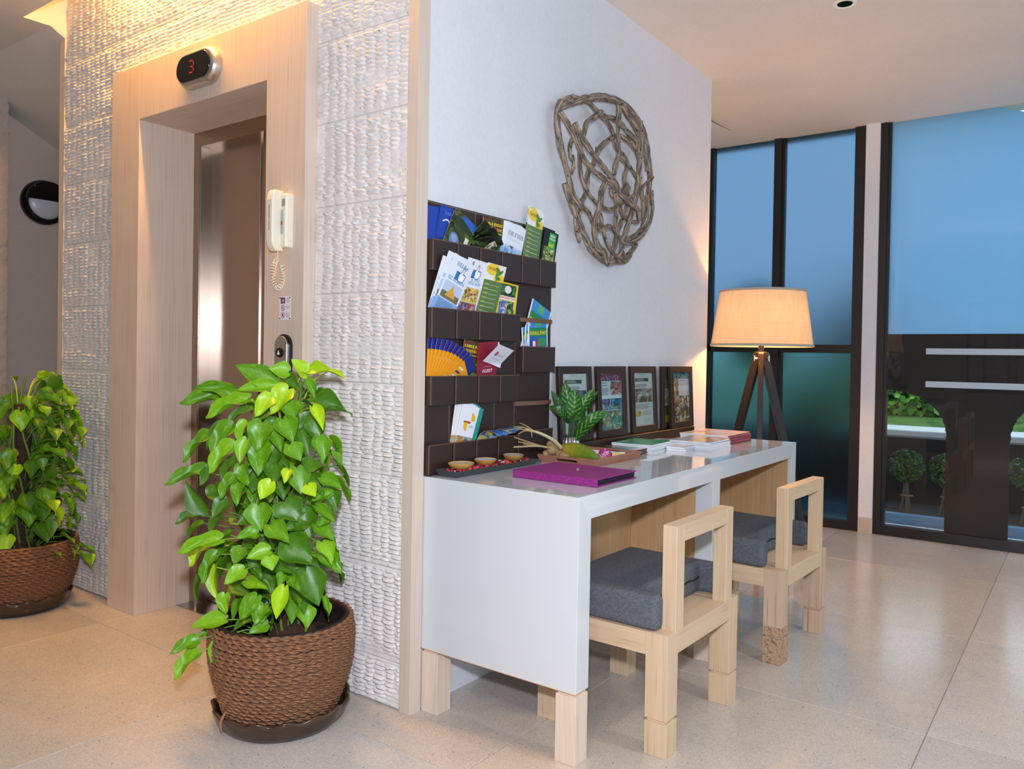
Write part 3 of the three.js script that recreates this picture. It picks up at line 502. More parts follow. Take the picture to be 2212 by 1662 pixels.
{
  const d = thing('emergency_phone', 'cream wall telephone with coiled cord beside the lift door', 'phone', [-0.046, 1.62, -0.6]);
  const base = new THREE.ExtrudeGeometry(roundRect(0.050, 0.19, 0.008), { depth: 0.018, bevelEnabled: true, bevelThickness: 0.012, bevelSize: 0.006, bevelOffset: -0.006, bevelSegments: 4 });
  part('cradle', toWallB(base, -0.046, 1.617, -0.5765), M.cream, d);
  // handset: a slab whose ends swell towards the wall
  const hs = new THREE.Shape(); hs.moveTo(-0.108, 0); hs.lineTo(-0.108, 0.03); hs.quadraticCurveTo(-0.1, 0.045, -0.07, 0.05); hs.lineTo(0.07, 0.05); hs.quadraticCurveTo(0.102, 0.046, 0.106, 0.034); hs.lineTo(0.106, 0); hs.lineTo(0.06, 0.006); hs.quadraticCurveTo(0, 0.02, -0.06, 0.006); hs.closePath();
  const h = new THREE.ExtrudeGeometry(hs, { depth: 0.024, bevelEnabled: true, bevelThickness: 0.006, bevelSize: 0.007, bevelOffset: -0.007, bevelSegments: 5, curveSegments: 10 });
  // shape x -> world y, shape y -> outward (-x), depth -> z
  h.applyMatrix4(new THREE.Matrix4().makeBasis(V(0, 1, 0), V(-1, 0, 0), V(0, 0, 1))); h.translate(-0.060, 1.618, -0.613);
  part('handset', h, M.cream, d, 'cream handset');
  const tt = textTex(512, 64, (x, w, hh) => { x.fillStyle = '#eee6cf'; x.fillRect(0, 0, w, hh); x.fillStyle = '#2b2620'; x.font = 'bold 44px sans-serif'; x.textAlign = 'center'; x.textBaseline = 'middle'; x.fillText('EMERGENCY PHONE', w / 2, hh / 2, w - 16); });
  const lab = new THREE.PlaneGeometry(0.108, 0.0125).rotateZ(-Math.PI / 2);
  part('lettering', toWallB(lab, -0.1104, 1.625, -0.6005), std(0xffffff, 0.4, { map: tt }), d, 'vertical black lettering');
  const gr = []; for (let k = 0; k < 7; k++) gr.push(toWallB(new THREE.BoxGeometry(0.016, 0.0018, 0.002).translate(0, 1.69 - k * 0.0038 - 1.62, 0), -0.0765, 1.62, -0.566));
  part('speaker_slot', gr, std(0x6a6050, 0.6), d);
  const w = part('name_window', toWallB(ext(roundRect(0.012, 0.085, 0.002), 0.003, 0.0008), -0.0755, 1.612, -0.572), std(0xa9b4b8, 0.2), d, 'grey name strip window');
  part('indicator', toWallB(new THREE.BoxGeometry(0.008, 0.012, 0.001), -0.0788, 1.607, -0.572), std(0xb04a2a, 0.5), w);
  const path = []; for (let k = 0; k <= 60; k++) { const t = k / 60, a = Math.PI * t; path.push(V(-0.062, t < 0.5 ? 0 : 0, 0)); }
  const cv = new THREE.CatmullRomCurve3([V(-0.072, 1.513, -0.600), V(-0.075, 1.487, -0.597), V(-0.07, 1.470, -0.618), V(-0.064, 1.435, -0.634), V(-0.060, 1.40, -0.632), V(-0.059, 1.380, -0.612), V(-0.060, 1.40, -0.590), V(-0.064, 1.435, -0.580), V(-0.068, 1.464, -0.584)]);
  const N = 520, F = cv.computeFrenetFrames(N, false), pts = []; for (let k = 0; k <= N; k++) { const t = k / N, p = cv.getPointAt(t), on = sm(clamp((t - 0.1) / 0.06)) , r = 0.0078 * on, a = t * Math.PI * 2 * 24; pts.push(p.clone().addScaledVector(F.normals[k], r * Math.cos(a)).addScaledVector(F.binormals[k], r * Math.sin(a))); }
  const crv = new THREE.CatmullRomCurve3(pts); part('coiled_cord', new THREE.TubeGeometry(crv, 900, 0.0019, 6), M.cream, d, 'cream coiled cord');
}

// ---------------------------------------------------------------- leather brochure holder on the white wall
const ZW = -0.0153;
{
  const r = thing('brochure_holder', 'dark brown leather wall holder with rows of stitched pockets full of leaflets', 'organiser', [0.42, 0.762, -0.008]);
  const X0 = 0.0525, X1 = 0.787, Y0 = 0.762, Y1 = 1.653, Z0 = ZW + 0.001, Z1 = -0.006, C = [0.0545, 0.178, 0.300, 0.425, 0.548, 0.668, 0.785];
  part('back_panel', bx(X0, X1, Y0, Y1, Z0, Z1, 0.002), M.leather, r);
  const pocket = (a, b, y0, y1, d = 0.026) => {            // a shallow box with a belly, open above
    const s = new THREE.Shape(); s.moveTo(a, 0); s.lineTo(a + 0.002, d * 0.9); s.quadraticCurveTo(a + 0.004, d, a + 0.012, d); s.lineTo(b - 0.012, d); s.quadraticCurveTo(b - 0.004, d, b - 0.002, d * 0.9); s.lineTo(b, 0); s.lineTo(b - 0.0025, 0); s.lineTo(b - 0.0045, d - 0.004); s.lineTo(a + 0.0045, d - 0.004); s.lineTo(a + 0.0025, 0); s.closePath();
    const g = new THREE.ExtrudeGeometry(s, { depth: y1 - y0, bevelEnabled: false, curveSegments: 6 }).rotateX(-Math.PI / 2).scale(1, 1, -1);
    const idx = g.index, p = g.attributes.position; for (let i = 0; i < p.count; i += 3) { const v = [0, 1, 2].map((k) => [p.getX(i + k), p.getY(i + k), p.getZ(i + k)]);[v[1], v[2]] = [v[2], v[1]]; v.forEach((q, k) => p.setXYZ(i + k, ...q)); }
    g.translate(0, y0, Z1); g.computeVertexNormals();
    const m = part('pocket', [gridUV(g), gridUV(new THREE.BoxGeometry(b - a - 0.006, 0.002, d - 0.002).translate((a + b) / 2, y0 + 0.001, Z1 + d / 2))], M.leather, r);
    part('piping', [bx(a + 0.003, b - 0.003, y1 - 0.0018, y1 + 0.0012, Z1 + d - 0.0038, Z1 + d + 0.0006, 0.0008)], M.leatheredge, m, 'lighter cut edge');
    part('corner_seam', [bx(a + 0.002, a + 0.0045, y0 + 0.002, y1, Z1 + d - 0.003, Z1 + d - 0.0002, 0.001)], M.leatheredge, m, 'lighter side seam');
  };
  for (let k = 0; k < 6; k++) pocket(C[k], C[k + 1] - 0.001, 1.426, 1.526);
  for (let k = 0; k < 4; k++) { pocket(C[k], C[k + 1] - 0.001, 1.208, 1.306); pocket(C[k], C[k + 1] - 0.001, 0.989, 1.084); pocket(C[k], C[k + 1] - 0.001, 0.764, 0.860, 0.022); }
  pocket(0.560, 0.785, 1.094, 1.191, 0.028); pocket(0.548, 0.785, 0.764, 0.872, 0.022);
  for (const y of [1.291, 0.976]) { const pts = []; for (let k = 0; k <= 10; k++) { const t = k / 10; pts.push([0.548 + t * 0.232, 0.004 + 0.024 * Math.sin(t * Math.PI * 0.9)]); }
    const s = new THREE.Shape(); pts.forEach(([x, z], i) => i ? s.lineTo(x, z) : s.moveTo(x, z)); [...pts].reverse().forEach(([x, z]) => s.lineTo(x, z + 0.003)); s.closePath();
    const g = new THREE.ExtrudeGeometry(s, { depth: 0.016, bevelEnabled: false }).rotateX(Math.PI / 2); g.translate(0, y + 0.008, Z1 - 0.003); 
    part('strap', gridUV(g), M.leatheredge, r, 'stitched leather retaining strap'); }
  const stitch = (x, y0, y1) => { const gs = []; for (let y = y0; y < y1; y += 0.0055) gs.push(new THREE.BoxGeometry(0.0011, 0.0036, 0.0008).translate(x, y, Z1 + 0.0003)); part('stitching', gs, M.thread, r, 'pale thread stitching'); };
  for (const x of C.slice(1, 6)) stitch(x, 1.532, 1.648);
  for (const x of C.slice(1, 5)) { stitch(x, 0.866, 0.985); stitch(x, 1.312, 1.42); stitch(x, 1.09, 1.204); }
  part('stitching', [bx(X0 + 0.004, X1 - 0.004, 1.6475, 1.6485, Z1, Z1 + 0.0007, 0)], M.thread, r);
}
// printed matter
const blobs = (x, X, Y, W, H, cols, sd, n = 70, s = 0.16) => { x.save(); x.beginPath(); x.rect(X, Y, W, H); x.clip(); x.fillStyle = cols[0]; x.fillRect(X, Y, W, H); for (let i = 0; i < n; i++) { x.fillStyle = cols[Math.floor(hash(i, 1, sd) * cols.length)]; x.globalAlpha = 0.45 + 0.5 * hash(i, 5, sd); x.beginPath(); x.ellipse(X + hash(i, 2, sd) * W, Y + hash(i, 3, sd) * H, W * s * (0.2 + hash(i, 4, sd)), H * s * (0.2 + hash(i, 6, sd)), hash(i, 7, sd) * 3, 0, 7); x.fill(); } x.restore(); x.globalAlpha = 1; };
const lines = (x, X, Y, W, n, dy, col, sd = 1, lw = 3) => { x.fillStyle = col; for (let i = 0; i < n; i++) x.fillRect(X, Y + i * dy, W * (0.65 + 0.35 * hash(i, 1, sd)), lw); };
const txt = (x, s, X, Y, px, col, o = {}) => { x.fillStyle = col; x.font = (o.w ?? 'bold') + ' ' + px + 'px ' + (o.f ?? 'sans-serif'); x.textAlign = o.a ?? 'center'; x.fillText(s, X, Y, o.max); };
function thumb(x, X, Y, s) { x.save(); x.translate(X, Y); x.scale(s, s); x.lineWidth = 5; x.strokeStyle = '#27406f'; x.fillStyle = '#2f7fc4'; x.fillRect(-46, -8, 30, 48); x.strokeRect(-46, -8, 30, 48); x.fillStyle = '#f7f8fb'; x.beginPath(); x.moveTo(-14, 36); x.lineTo(-14, -4); x.quadraticCurveTo(6, -14, 10, -44); x.quadraticCurveTo(28, -48, 24, -22); x.lineTo(20, -8); x.lineTo(48, -8); x.quadraticCurveTo(58, 0, 48, 8); x.quadraticCurveTo(56, 16, 46, 22); x.quadraticCurveTo(50, 32, 38, 36); x.quadraticCurveTo(36, 44, 24, 44); x.lineTo(4, 44); x.closePath(); x.fill(); x.stroke(); x.restore(); }
const art = {
  blue: (x, w, h) => { x.fillStyle = '#1b3f9e'; x.fillRect(0, 0, w, h); x.strokeStyle = '#f2f4fa'; x.lineWidth = 12; x.beginPath(); x.moveTo(60, 150); x.quadraticCurveTo(150, 80, 185, 190); x.quadraticCurveTo(215, 270, 165, 300); x.stroke(); txt(x, 'Anthem', 150, 76, 44, '#6f93d8', { w: 'italic', f: 'serif' }); x.fillStyle = '#163384'; x.fillRect(0, 300, w, h); },
  lake: (x, w, h) => { blobs(x, 0, 0, w, h, ['#27391a', '#1a2a14', '#3c5220', '#57702c', '#14180c', '#6d5a32'], 3, 120, 0.22); x.fillStyle = '#2f63b8'; x.beginPath(); x.moveTo(w * 0.3, 0); x.lineTo(w, 0); x.lineTo(w, h * 0.2); x.closePath(); x.fill(); x.fillStyle = '#6f86b4'; x.beginPath(); x.ellipse(w * 0.36, h * 0.68, w * 0.2, h * 0.2, -0.2, 0, 7); x.fill(); x.fillStyle = '#8ea4c8'; x.beginPath(); x.ellipse(w * 0.34, h * 0.63, w * 0.12, h * 0.1, -0.2, 0, 7); x.fill(); x.fillStyle = '#e6ddd2'; x.fillRect(w * 0.74, h * 0.4, w * 0.15, h * 0.2); },
  cable: (x, w, h) => { blobs(x, 0, 0, w, h, ['#6a3a1c', '#8e5428', '#4c2a18', '#b8763a', '#3f5a22', '#2c3a18'], 5, 120, 0.14); blobs(x, 0, h * 0.45, w, h * 0.55, ['#3a4a24', '#6b7a3c', '#23301a', '#c7bd92'], 6, 90, 0.12); txt(x, 'CABLE RIDES', w / 2, h * 0.17, 40, '#f6e32a', { max: w * 0.92 }); txt(x, 'WATERFALL TRIP', w / 2, h * 0.28, 36, '#f2c81e', { max: w * 0.9 }); txt(x, 'the adventure of a lifetime', w / 2, h * 0.36, 20, '#f4e66c', { max: w * 0.9 }); },
  jungle: (x, w, h) => { blobs(x, 0, 0, w, h, ['#12160f', '#1f2c1a', '#0b0d0b', '#35501f', '#4e6a34', '#252a2e'], 8, 110, 0.2); blobs(x, w * 0.55, h * 0.2, w * 0.35, h * 0.4, ['#e8e3d4', '#c9b23c', '#3a3a2e'], 9, 14, 0.2); },
  fish: (x, w, h) => { x.fillStyle = '#e9ecf3'; x.fillRect(0, 0, w, h); txt(x, 'DR.FiSH', w / 2, h * 0.32, 62, '#23222e', { w: 'normal', f: 'serif', max: w * 0.86 }); lines(x, w * 0.2, h * 0.41, w * 0.6, 1, 9, '#8c90a0'); blobs(x, 0, h * 0.58, w, h * 0.42, ['#c9dcee', '#4a8ad0', '#2a64ae', '#22304a', '#93b8dc', '#d8e6f2'], 11, 60, 0.16); x.fillStyle = '#1c2338'; x.fillRect(0, h * 0.93, w, h * 0.07); },
  herb: (x, w, h) => { x.fillStyle = '#5f7f48'; x.fillRect(0, 0, w, h); x.fillStyle = '#eef0ea'; x.fillRect(0, 0, w, h * 0.29); x.fillStyle = '#f2cf3a'; x.beginPath(); x.ellipse(w * 0.36, h * 0.1, w * 0.36, h * 0.1, 0, 0, 7); x.fill(); x.beginPath(); x.ellipse(w * 0.75, h * 0.24, w * 0.28, h * 0.09, 0, 0, 7); x.fill(); x.fillStyle = '#4f8a3a'; for (const [a, b, r] of [[0.62, 0.1, 0.5], [0.76, 0.13, -0.5], [0.6, 0.2, 1.4], [0.68, 0.23, 0.2]]) { x.beginPath(); x.ellipse(w * a, h * b, w * 0.15, h * 0.032, r, 0, 7); x.fill(); } x.fillStyle = '#5f7f48'; x.fillRect(0, h * 0.29, w, h); txt(x, 'THE BASIL', w * 0.34, h * 0.115, 32, '#6a4a1c', { max: w * 0.5 }); for (let i = 0; i < 8; i++) { x.fillStyle = '#c6c040'; x.fillRect(w * 0.08, h * (0.35 + i * 0.078), w * 0.22, 5); x.fillStyle = '#c8d4bc'; x.fillRect(w * 0.08, h * (0.37 + i * 0.078), w * 0.75, 3); } },
  go: (x, w, h) => { x.fillStyle = '#15161a'; x.fillRect(0, 0, w, h); blobs(x, w * 0.12, h * 0.42, w * 0.78, h * 0.56, ['#7c8f2c', '#97a83e', '#55661e', '#e6e6da', '#b8c45a', '#2a2a20'], 14, 60, 0.12); x.fillStyle = '#3aa544'; x.fillRect(w * 0.38, h * 0.04, w * 0.48, h * 0.42); txt(x, 'MINI', w * 0.62, h * 0.14, 34, '#e9f6e2', { max: w * 0.4 }); txt(x, 'FOOTBALL', w * 0.62, h * 0.22, 30, '#e9f6e2', { max: w * 0.42 }); txt(x, 'Go!', w * 0.58, h * 0.40, 60, '#f2e62c', { max: w * 0.4 }); },
  like: (x, w, h) => { x.fillStyle = '#e4e9f2'; x.fillRect(0, 0, w, h); txt(x, 'WE', w * 0.36, h * 0.15, 40, '#5ba0cc', {}); txt(x, 'Like', w * 0.62, h * 0.15, 40, '#2f5f9c', { w: 'italic bold' }); thumb(x, w * 0.58, h * 0.25, 1.1); txt(x, 'VISIT BIG BUDDHA', w * 0.5, h * 0.40, 34, '#4f90bd', { max: w * 0.8 }); x.fillStyle = '#bccbe4'; x.fillRect(w * 0.08, h * 0.43, w * 0.84, h * 0.28); blobs(x, w * 0.08, h * 0.6, w * 0.84, h * 0.11, ['#6f7a55', '#8a6f58', '#4c5a3c'], 16, 24, 0.2); x.fillStyle = '#d9a545'; x.beginPath(); x.moveTo(w * 0.5, h * 0.45); x.lineTo(w * 0.56, h * 0.53); x.lineTo(w * 0.68, h * 0.6); x.lineTo(w * 0.74, h * 0.66); x.lineTo(w * 0.26, h * 0.66); x.lineTo(w * 0.34, h * 0.59); x.lineTo(w * 0.44, h * 0.53); x.closePath(); x.fill(); x.fillStyle = '#8fb4e2'; x.fillRect(0, h * 0.72, w, h * 0.28); lines(x, w * 0.08, h * 0.745, w * 0.84, 8, h * 0.027, '#4a6a9c', 3, 4); },
  show: (x, w, h) => { x.fillStyle = '#e6eaf0'; x.fillRect(0, 0, w, h); txt(x, 'a', w * 0.3, h * 0.1, 44, '#22324a'); thumb(x, w * 0.55, h * 0.2, 1.1); txt(x, '& THAI', w * 0.6, h * 0.36, 32, '#5b9cc4', {}); txt(x, 'BOXING SHOW', w * 0.54, h * 0.42, 32, '#5b9cc4', { max: w * 0.7 }); blobs(x, w * 0.06, h * 0.47, w * 0.88, h * 0.26, ['#d9c36a', '#a3863e', '#5c4a28', '#e8d890', '#7c3e34'], 18, 90, 0.1); blobs(x, w * 0.06, h * 0.73, w * 0.88, h * 0.26, ['#a64a48', '#7d2f38', '#2d4f9c', '#5fb0de', '#e0b8a8', '#1f2f6a'], 19, 70, 0.12); },
  tours: (x, w, h) => { x.fillStyle = '#f4d21e'; x.fillRect(0, 0, w, h); blobs(x, w * 0.17, h * 0.04, w * 0.74, h * 0.34, ['#1e3a1e', '#2f5a30', '#14240f', '#4f8a48'], 21, 50, 0.2); x.fillStyle = '#eeeae2'; x.beginPath(); x.ellipse(w * 0.52, h * 0.17, w * 0.16, h * 0.1, 0, 0, 7); x.fill(); x.fillStyle = '#f4efe6'; x.fillRect(w * 0.15, h * 0.34, w * 0.78, h * 0.1); txt(x, 'Island Safari Tours', w * 0.54, h * 0.415, 40, '#cf2f44', { max: w * 0.76 }); blobs(x, w * 0.17, h * 0.46, w * 0.36, h * 0.52, ['#5b79c4', '#e8e2e8', '#8a5c7a', '#2c3c78', '#c49a6a'], 22, 40, 0.16); blobs(x, w * 0.55, h * 0.46, w * 0.36, h * 0.52, ['#2f6a34', '#6db24a', '#1d3a20', '#eadf8a'], 23, 40, 0.2); },
  malin: (x, w, h) => { x.fillStyle = '#eef2f4'; x.fillRect(0, 0, w, h); x.fillStyle = '#3f8fd4'; x.fillRect(w * 0.05, 0, w * 0.9, h * 0.2); x.fillStyle = '#58b368'; x.fillRect(w * 0.35, h * 0.02, w * 0.3, h * 0.14); x.fillStyle = '#1f8a4c'; x.fillRect(w * 0.05, h * 0.2, w * 0.9, h * 0.3); txt(x, 'MALIN!', w / 2, h * 0.44, 74, '#f4cf24', { max: w * 0.84 }); x.fillStyle = '#2d5bb4'; x.fillRect(w * 0.05, h * 0.5, w * 0.9, h * 0.5); blobs(x, w * 0.5, h * 0.55, w * 0.42, h * 0.42, ['#2f9a54', '#2d5bb4', '#2f9a54'], 24, 14, 0.4); x.fillStyle = '#24348c'; x.fillRect(w * 0.07, h * 0.66, w * 0.14, h * 0.3); x.fillStyle = '#f4f4f6'; x.fillRect(w * 0.21, h * 0.66, w * 0.14, h * 0.3); x.fillStyle = '#cf2f3c'; x.fillRect(w * 0.35, h * 0.66, w * 0.14, h * 0.3); },
  orange: (x, w, h) => { x.fillStyle = '#f0a21e'; x.fillRect(0, 0, w, h); x.fillStyle = '#1d2d86'; x.fillRect(0, 0, w, h * 0.2); x.fillStyle = '#e8ddb4'; for (let i = 0; i < 5; i++) { x.save(); x.translate(w * (0.3 + 0.1 * hash(i, 1, 2)), h * (0.32 + i * 0.1)); x.rotate(-0.3); x.fillStyle = i % 2 ? '#3a3f7c' : '#f6ecc4'; x.fillRect(-40, -9, 90, 18); x.restore(); } blobs(x, 0, h * 0.78, w, h * 0.22, ['#c7b04a', '#4a5a34', '#ece2c0', '#8a5a24'], 27, 30, 0.14); },
  fleet: (x, w, h) => { x.fillStyle = '#8c1f38'; x.fillRect(0, 0, w, h); x.strokeStyle = '#e6c8c8'; x.lineWidth = 3; x.beginPath(); x.moveTo(w * 0.35, h * 0.62); x.quadraticCurveTo(w * 0.5, h * 0.58, w * 0.72, h * 0.62); x.stroke(); txt(x, 'FLEET', w * 0.52, h * 0.75, 46, '#f2e8ea', { w: 'italic bold', max: w * 0.6 }); },
  thai: (x, w, h) => { x.fillStyle = '#e8e8f0'; x.fillRect(0, 0, w, h); x.fillStyle = '#b84a66'; x.fillRect(w * 0.24, h * 0.34, w * 0.13, h * 0.22); txt(x, 'THAI', w * 0.57, h * 0.52, 46, '#6a4a7c', { w: 'normal', f: 'serif' }); lines(x, w * 0.24, h * 0.66, w * 0.6, 2, 22, '#8a8aa8', 2, 5); },
  boat: (x, w, h) => { x.fillStyle = '#f0f2f4'; x.fillRect(0, 0, w, h); x.fillStyle = '#2b9a8c'; x.fillRect(w * 0.78, 0, w * 0.22, h); x.fillStyle = '#b4531c'; x.fillRect(w * 0.14, h * 0.36, w * 0.36, h * 0.05); x.fillStyle = '#f2c324'; x.beginPath(); x.moveTo(w * 0.48, h * 0.34); x.lineTo(w * 0.48, h * 0.14); x.quadraticCurveTo(w * 0.72, h * 0.2, w * 0.68, h * 0.34); x.closePath(); x.fill(); x.beginPath(); x.moveTo(w * 0.36, h * 0.4); x.lineTo(w * 0.36, h * 0.6); x.quadraticCurveTo(w * 0.14, h * 0.56, w * 0.16, h * 0.4); x.closePath(); x.fill(); lines(x, w * 0.46, h * 0.45, w * 0.24, 2, 12, '#5c5c6c', 4, 4); blobs(x, 0, h * 0.72, w * 0.78, h * 0.28, ['#c98a2c', '#3f6ea8', '#e0b04a', '#5b4a34', '#7fb0d0'], 29, 50, 0.16); },
  blank: (x, w, h) => { x.fillStyle = '#e9ebf0'; x.fillRect(0, 0, w, h); },
  sea: (x, w, h) => { blobs(x, 0, 0, w, h, ['#2a5fae', '#4f8fd0', '#cfe0ee', '#1d3f86', '#e6d26a'], 31, 60, 0.2); },
};
const ART = {}; const artMat = (k) => ART[k] ??= std(0xffffff, 0.38, { map: textTex(256, 420, art[k]) });
const edgeMat = {}; const edge = (c) => edgeMat[c] ??= std(c, 0.6);
function leaflet(label, group, k, o) {   // b, t: bottom and top centre in the wall's plane; above the pocket's lip it leans (lean) and curls (curl) outward
  const [bx0, by0] = o.b, [tx, ty] = o.t, h = Math.hypot(tx - bx0, ty - by0), a = Math.atan2(tx - bx0, ty - by0), ca = Math.cos(a), sa = Math.sin(a), th = o.th ?? 0.0011;
  const g = new THREE.BoxGeometry(o.w, h, th, 8, 14, 1).translate(0, h / 2, 0), p = g.attributes.position, lean = o.lean ?? 0.12, cu = o.curl ?? 0;
  for (let i = 0; i < p.count; i++) {
    const x = p.getX(i), y = p.getY(i), z = p.getZ(i); let X = x * ca + y * sa, Y = -x * sa + y * ca, Z = z; const s = by0 + Y - o.lip;
    if (s > 0) { const e = lean + cu * s; if (cu > 0.01) { Y = o.lip - by0 + (Math.sin(e) - Math.sin(lean)) / cu; Z += (Math.cos(lean) - Math.cos(e)) / cu; } else { Y = o.lip - by0 + s * Math.cos(lean); Z += s * Math.sin(lean); } }
    p.setXYZ(i, X, Y, Z + (o.cup ?? 0) * x * x * Math.max(0, s) * 100);
  }
  g.computeVertexNormals();
  const e = edge(o.edge ?? 0xe6e8ea), back = edge(o.back ?? 0xdfe2e6), m = new THREE.Mesh(g, [e, e, e, e, artMat(k), back]);
  m.position.set(bx0, by0, o.z);
  m.name = numbered(o.name ?? 'leaflet'); m.userData = { label, category: o.cat ?? 'leaflet' }; if (group) m.userData.group = group; scene.add(m); return m;
}
const Z0 = -0.0044;                                           // just in front of the leather back
// top row
const R1 = { lip: 1.527 }, R2 = { lip: 1.307 }, R3 = { lip: 1.085 }, R4 = { lip: 0.861 };
[['far left blue leaflet in the fan of blue leaflets, top left pocket', -0.06], ['second blue leaflet from the left in the top left fan', -0.025], ['third blue leaflet from the left in the top left fan', 0.01], ['fourth blue leaflet from the left in the top left fan', 0.045], ['fifth blue leaflet, just behind the front blue one with the swirl', 0.08]].forEach(([l, a], k) =>
  leaflet(l, 'fanned blue leaflets', 'blue', { ...R1, z: Z0 + k * 0.0013, b: [0.096 + k * 0.003, 1.445], t: [0.096 + k * 0.003 + Math.sin(a) * 0.19, 1.445 + 0.19 - k * 0.0012], w: 0.072, edge: 0x3f66c0, lean: 0.06 }));
leaflet('front blue leaflet with white swirl in the top left pocket', null, 'blue', { ...R1, z: Z0 + 0.0066, b: [0.122, 1.497], t: [0.142, 1.640], w: 0.084, edge: 0x3f66c0, lean: 0.10 });
['leaflet with blue edge, hindmost behind the grey pebble leaflet', 'leaflet with yellow edge, right behind the grey pebble leaflet', 'leaflet with grey pebble and white cup on dark green, beside the blue fan'].forEach((l, k) => leaflet(l, null, 'lake', { ...R1, z: Z0 + 0.0078 + k * 0.0013, b: [0.182 - k * 0.004, 1.492], t: [0.236 - k * 0.009, 1.617 - k * 0.003], w: 0.130, edge: [0x2f63b8, 0xd8c63a, 0xd8c63a][k], lean: 0.14 }));
leaflet('brown leaflet with yellow cable ride title in the top row', null, 'cable', { ...R1, z: Z0, b: [0.386, 1.497], t: [0.386, 1.640], w: 0.118 });
['dark booklet hindmost of the three drooping ones in the top row', 'dark booklet between the two other drooping ones', 'dark glossy booklet bending forward in front of the others, top row'].forEach((l, k) => leaflet(l, null, 'jungle', { ...R1, z: Z0 + 0.0042 + k * 0.0022, b: [0.296 + k * 0.004, 1.490], t: [0.348 + k * 0.010, 1.606 - k * 0.006], w: 0.125, lean: 0.2 + k * 0.14, curl: 5 + k * 5, th: 0.0016, edge: 0x6d8a4a, back: 0x26301c }));
['white leaflet hindmost in the fish spa stack', 'second white leaflet from the back in the fish spa stack', 'white leaflet right behind the fish spa leaflet', 'white leaflet with handwritten fish spa title over a blue photo'].forEach((l, k) => leaflet(l, null, 'fish', { ...R1, z: Z0 + 0.001 + k * 0.0013, b: [0.494 + k * 0.004, 1.497], t: [0.502 + k * 0.0085, 1.642 - k * 0.002], w: 0.112, edge: 0xeef0f4, lean: 0.10 }));
leaflet('tall green menu card standing behind its twin at the top edge', null, 'herb', { ...R1, z: Z0 + 0.006, b: [0.622, 1.497], t: [0.640, 1.718], w: 0.098, edge: 0x5f7f48, lean: 0.05 });
leaflet('tall green menu card with yellow lemon picture above the top row', null, 'herb', { ...R1, z: Z0 + 0.0076, b: [0.626, 1.497], t: [0.645, 1.707], w: 0.102, edge: 0xdfe6d4, lean: 0.07 });
leaflet('black card half hidden behind the mini football card', null, 'go', { ...R1, z: Z0, b: [0.736, 1.497], t: [0.748, 1.656], w: 0.094, edge: 0x222222, lean: 0.05 });
leaflet('black mini football card with green badge at the right end', null, 'go', { ...R1, z: Z0 + 0.004, b: [0.742, 1.497], t: [0.757, 1.645], w: 0.100, edge: 0x222222, lean: 0.1 });
// second row
[[0.104, 1.278, 0.130, 1.474], [0.116, 1.278, 0.156, 1.488], [0.128, 1.278, 0.188, 1.477]].forEach(([a, b, c, d], k) => leaflet(k === 2 ? 'front pale card with blue thumb over a golden statue' : k ? 'middle pale card peeking out behind the golden statue card' : 'leftmost pale card fanned behind the two statue cards', null, 'like', { ...R2, z: Z0 + k * 0.0025, b: [a, b], t: [c, d], w: [0.092, 0.108, 0.118][k], edge: 0xf2f2f0, lean: 0.25 + 0.008 * k }));
leaflet('pale card with thumb over a boxing show photo', null, 'show', { ...R2, z: Z0 + 0.0022, b: [0.246, 1.278], t: [0.264, 1.483], w: 0.110, lean: 0.245 });
leaflet('green menu card with yellow lemon picture in the second row', null, 'herb', { ...R2, z: Z0 + 0.0040, b: [0.360, 1.278], t: [0.372, 1.478], w: 0.110, edge: 0xe6ece0, lean: 0.235 });
leaflet('yellow bordered leaflet of photo tiles with red island tours title', null, 'tours', { ...R2, z: Z0 + 0.001, b: [0.474, 1.278], t: [0.484, 1.421], w: 0.128, edge: 0xf0d030, lean: 0.08 });
// right pocket
const R5 = { lip: 1.192, name: 'booklet', cat: 'booklet' };
leaflet('city map booklet leaning tilted behind the strap', null, 'malin', { ...R5, z: Z0 + 0.001, b: [0.640, 1.152], t: [0.712, 1.352], w: 0.142, th: 0.002, lean: 0.03 });
['white map booklet splayed furthest left in the right pocket', 'white map booklet splayed left, second from the outside', 'white map booklet just left of the upright flag one'].forEach((l, k) => leaflet(l, null, 'malin', { ...R5, z: Z0 + 0.0035 + k * 0.0026, b: [0.650 + k * 0.004, 1.172], t: [0.630 + k * 0.022, 1.272], w: 0.112, th: 0.0022, lean: 0.05 }));
leaflet('upright city map booklet with a small French flag', null, 'malin', { ...R5, z: Z0 + 0.0122, b: [0.680, 1.176], t: [0.674, 1.287], w: 0.130, th: 0.003, lean: 0.0 });
// third row
const OR = ['upright orange leaflet with blue top at the left of the fan', 'second orange leaflet from the left of the fan', 'third orange leaflet from the left of the fan', 'fourth orange leaflet from the left of the fan', 'fifth orange leaflet from the left of the fan', 'sixth orange leaflet, at the middle of the fan', 'fifth orange leaflet counted from the low right end of the fan', 'fourth orange leaflet counted from the low right end of the fan', 'third orange leaflet counted from the low right end of the fan', 'last but one orange leaflet at the low right of the fan', 'lowest orange leaflet, leaning furthest right in the fan'];
OR.forEach((l, k) => { const a = 0.0 + Math.pow(k / 10, 1.15) * 0.80, L = 0.188 - 0.002 * k, x = 0.100 + k * 0.0028; leaflet(l, 'fanned orange leaflets', 'orange', { ...R3, z: Z0 + k * 0.0014, b: [x, 1.022], t: [x + Math.sin(a) * L, 1.022 + Math.cos(a) * L], w: 0.082, edge: 0xe89a20, lean: 0.04 + k * 0.05 }); });
leaflet('brown leaflet with yellow cable ride title in the third row', null, 'cable', { ...R3, z: Z0, b: [0.276, 1.058], t: [0.292, 1.203], w: 0.118 });
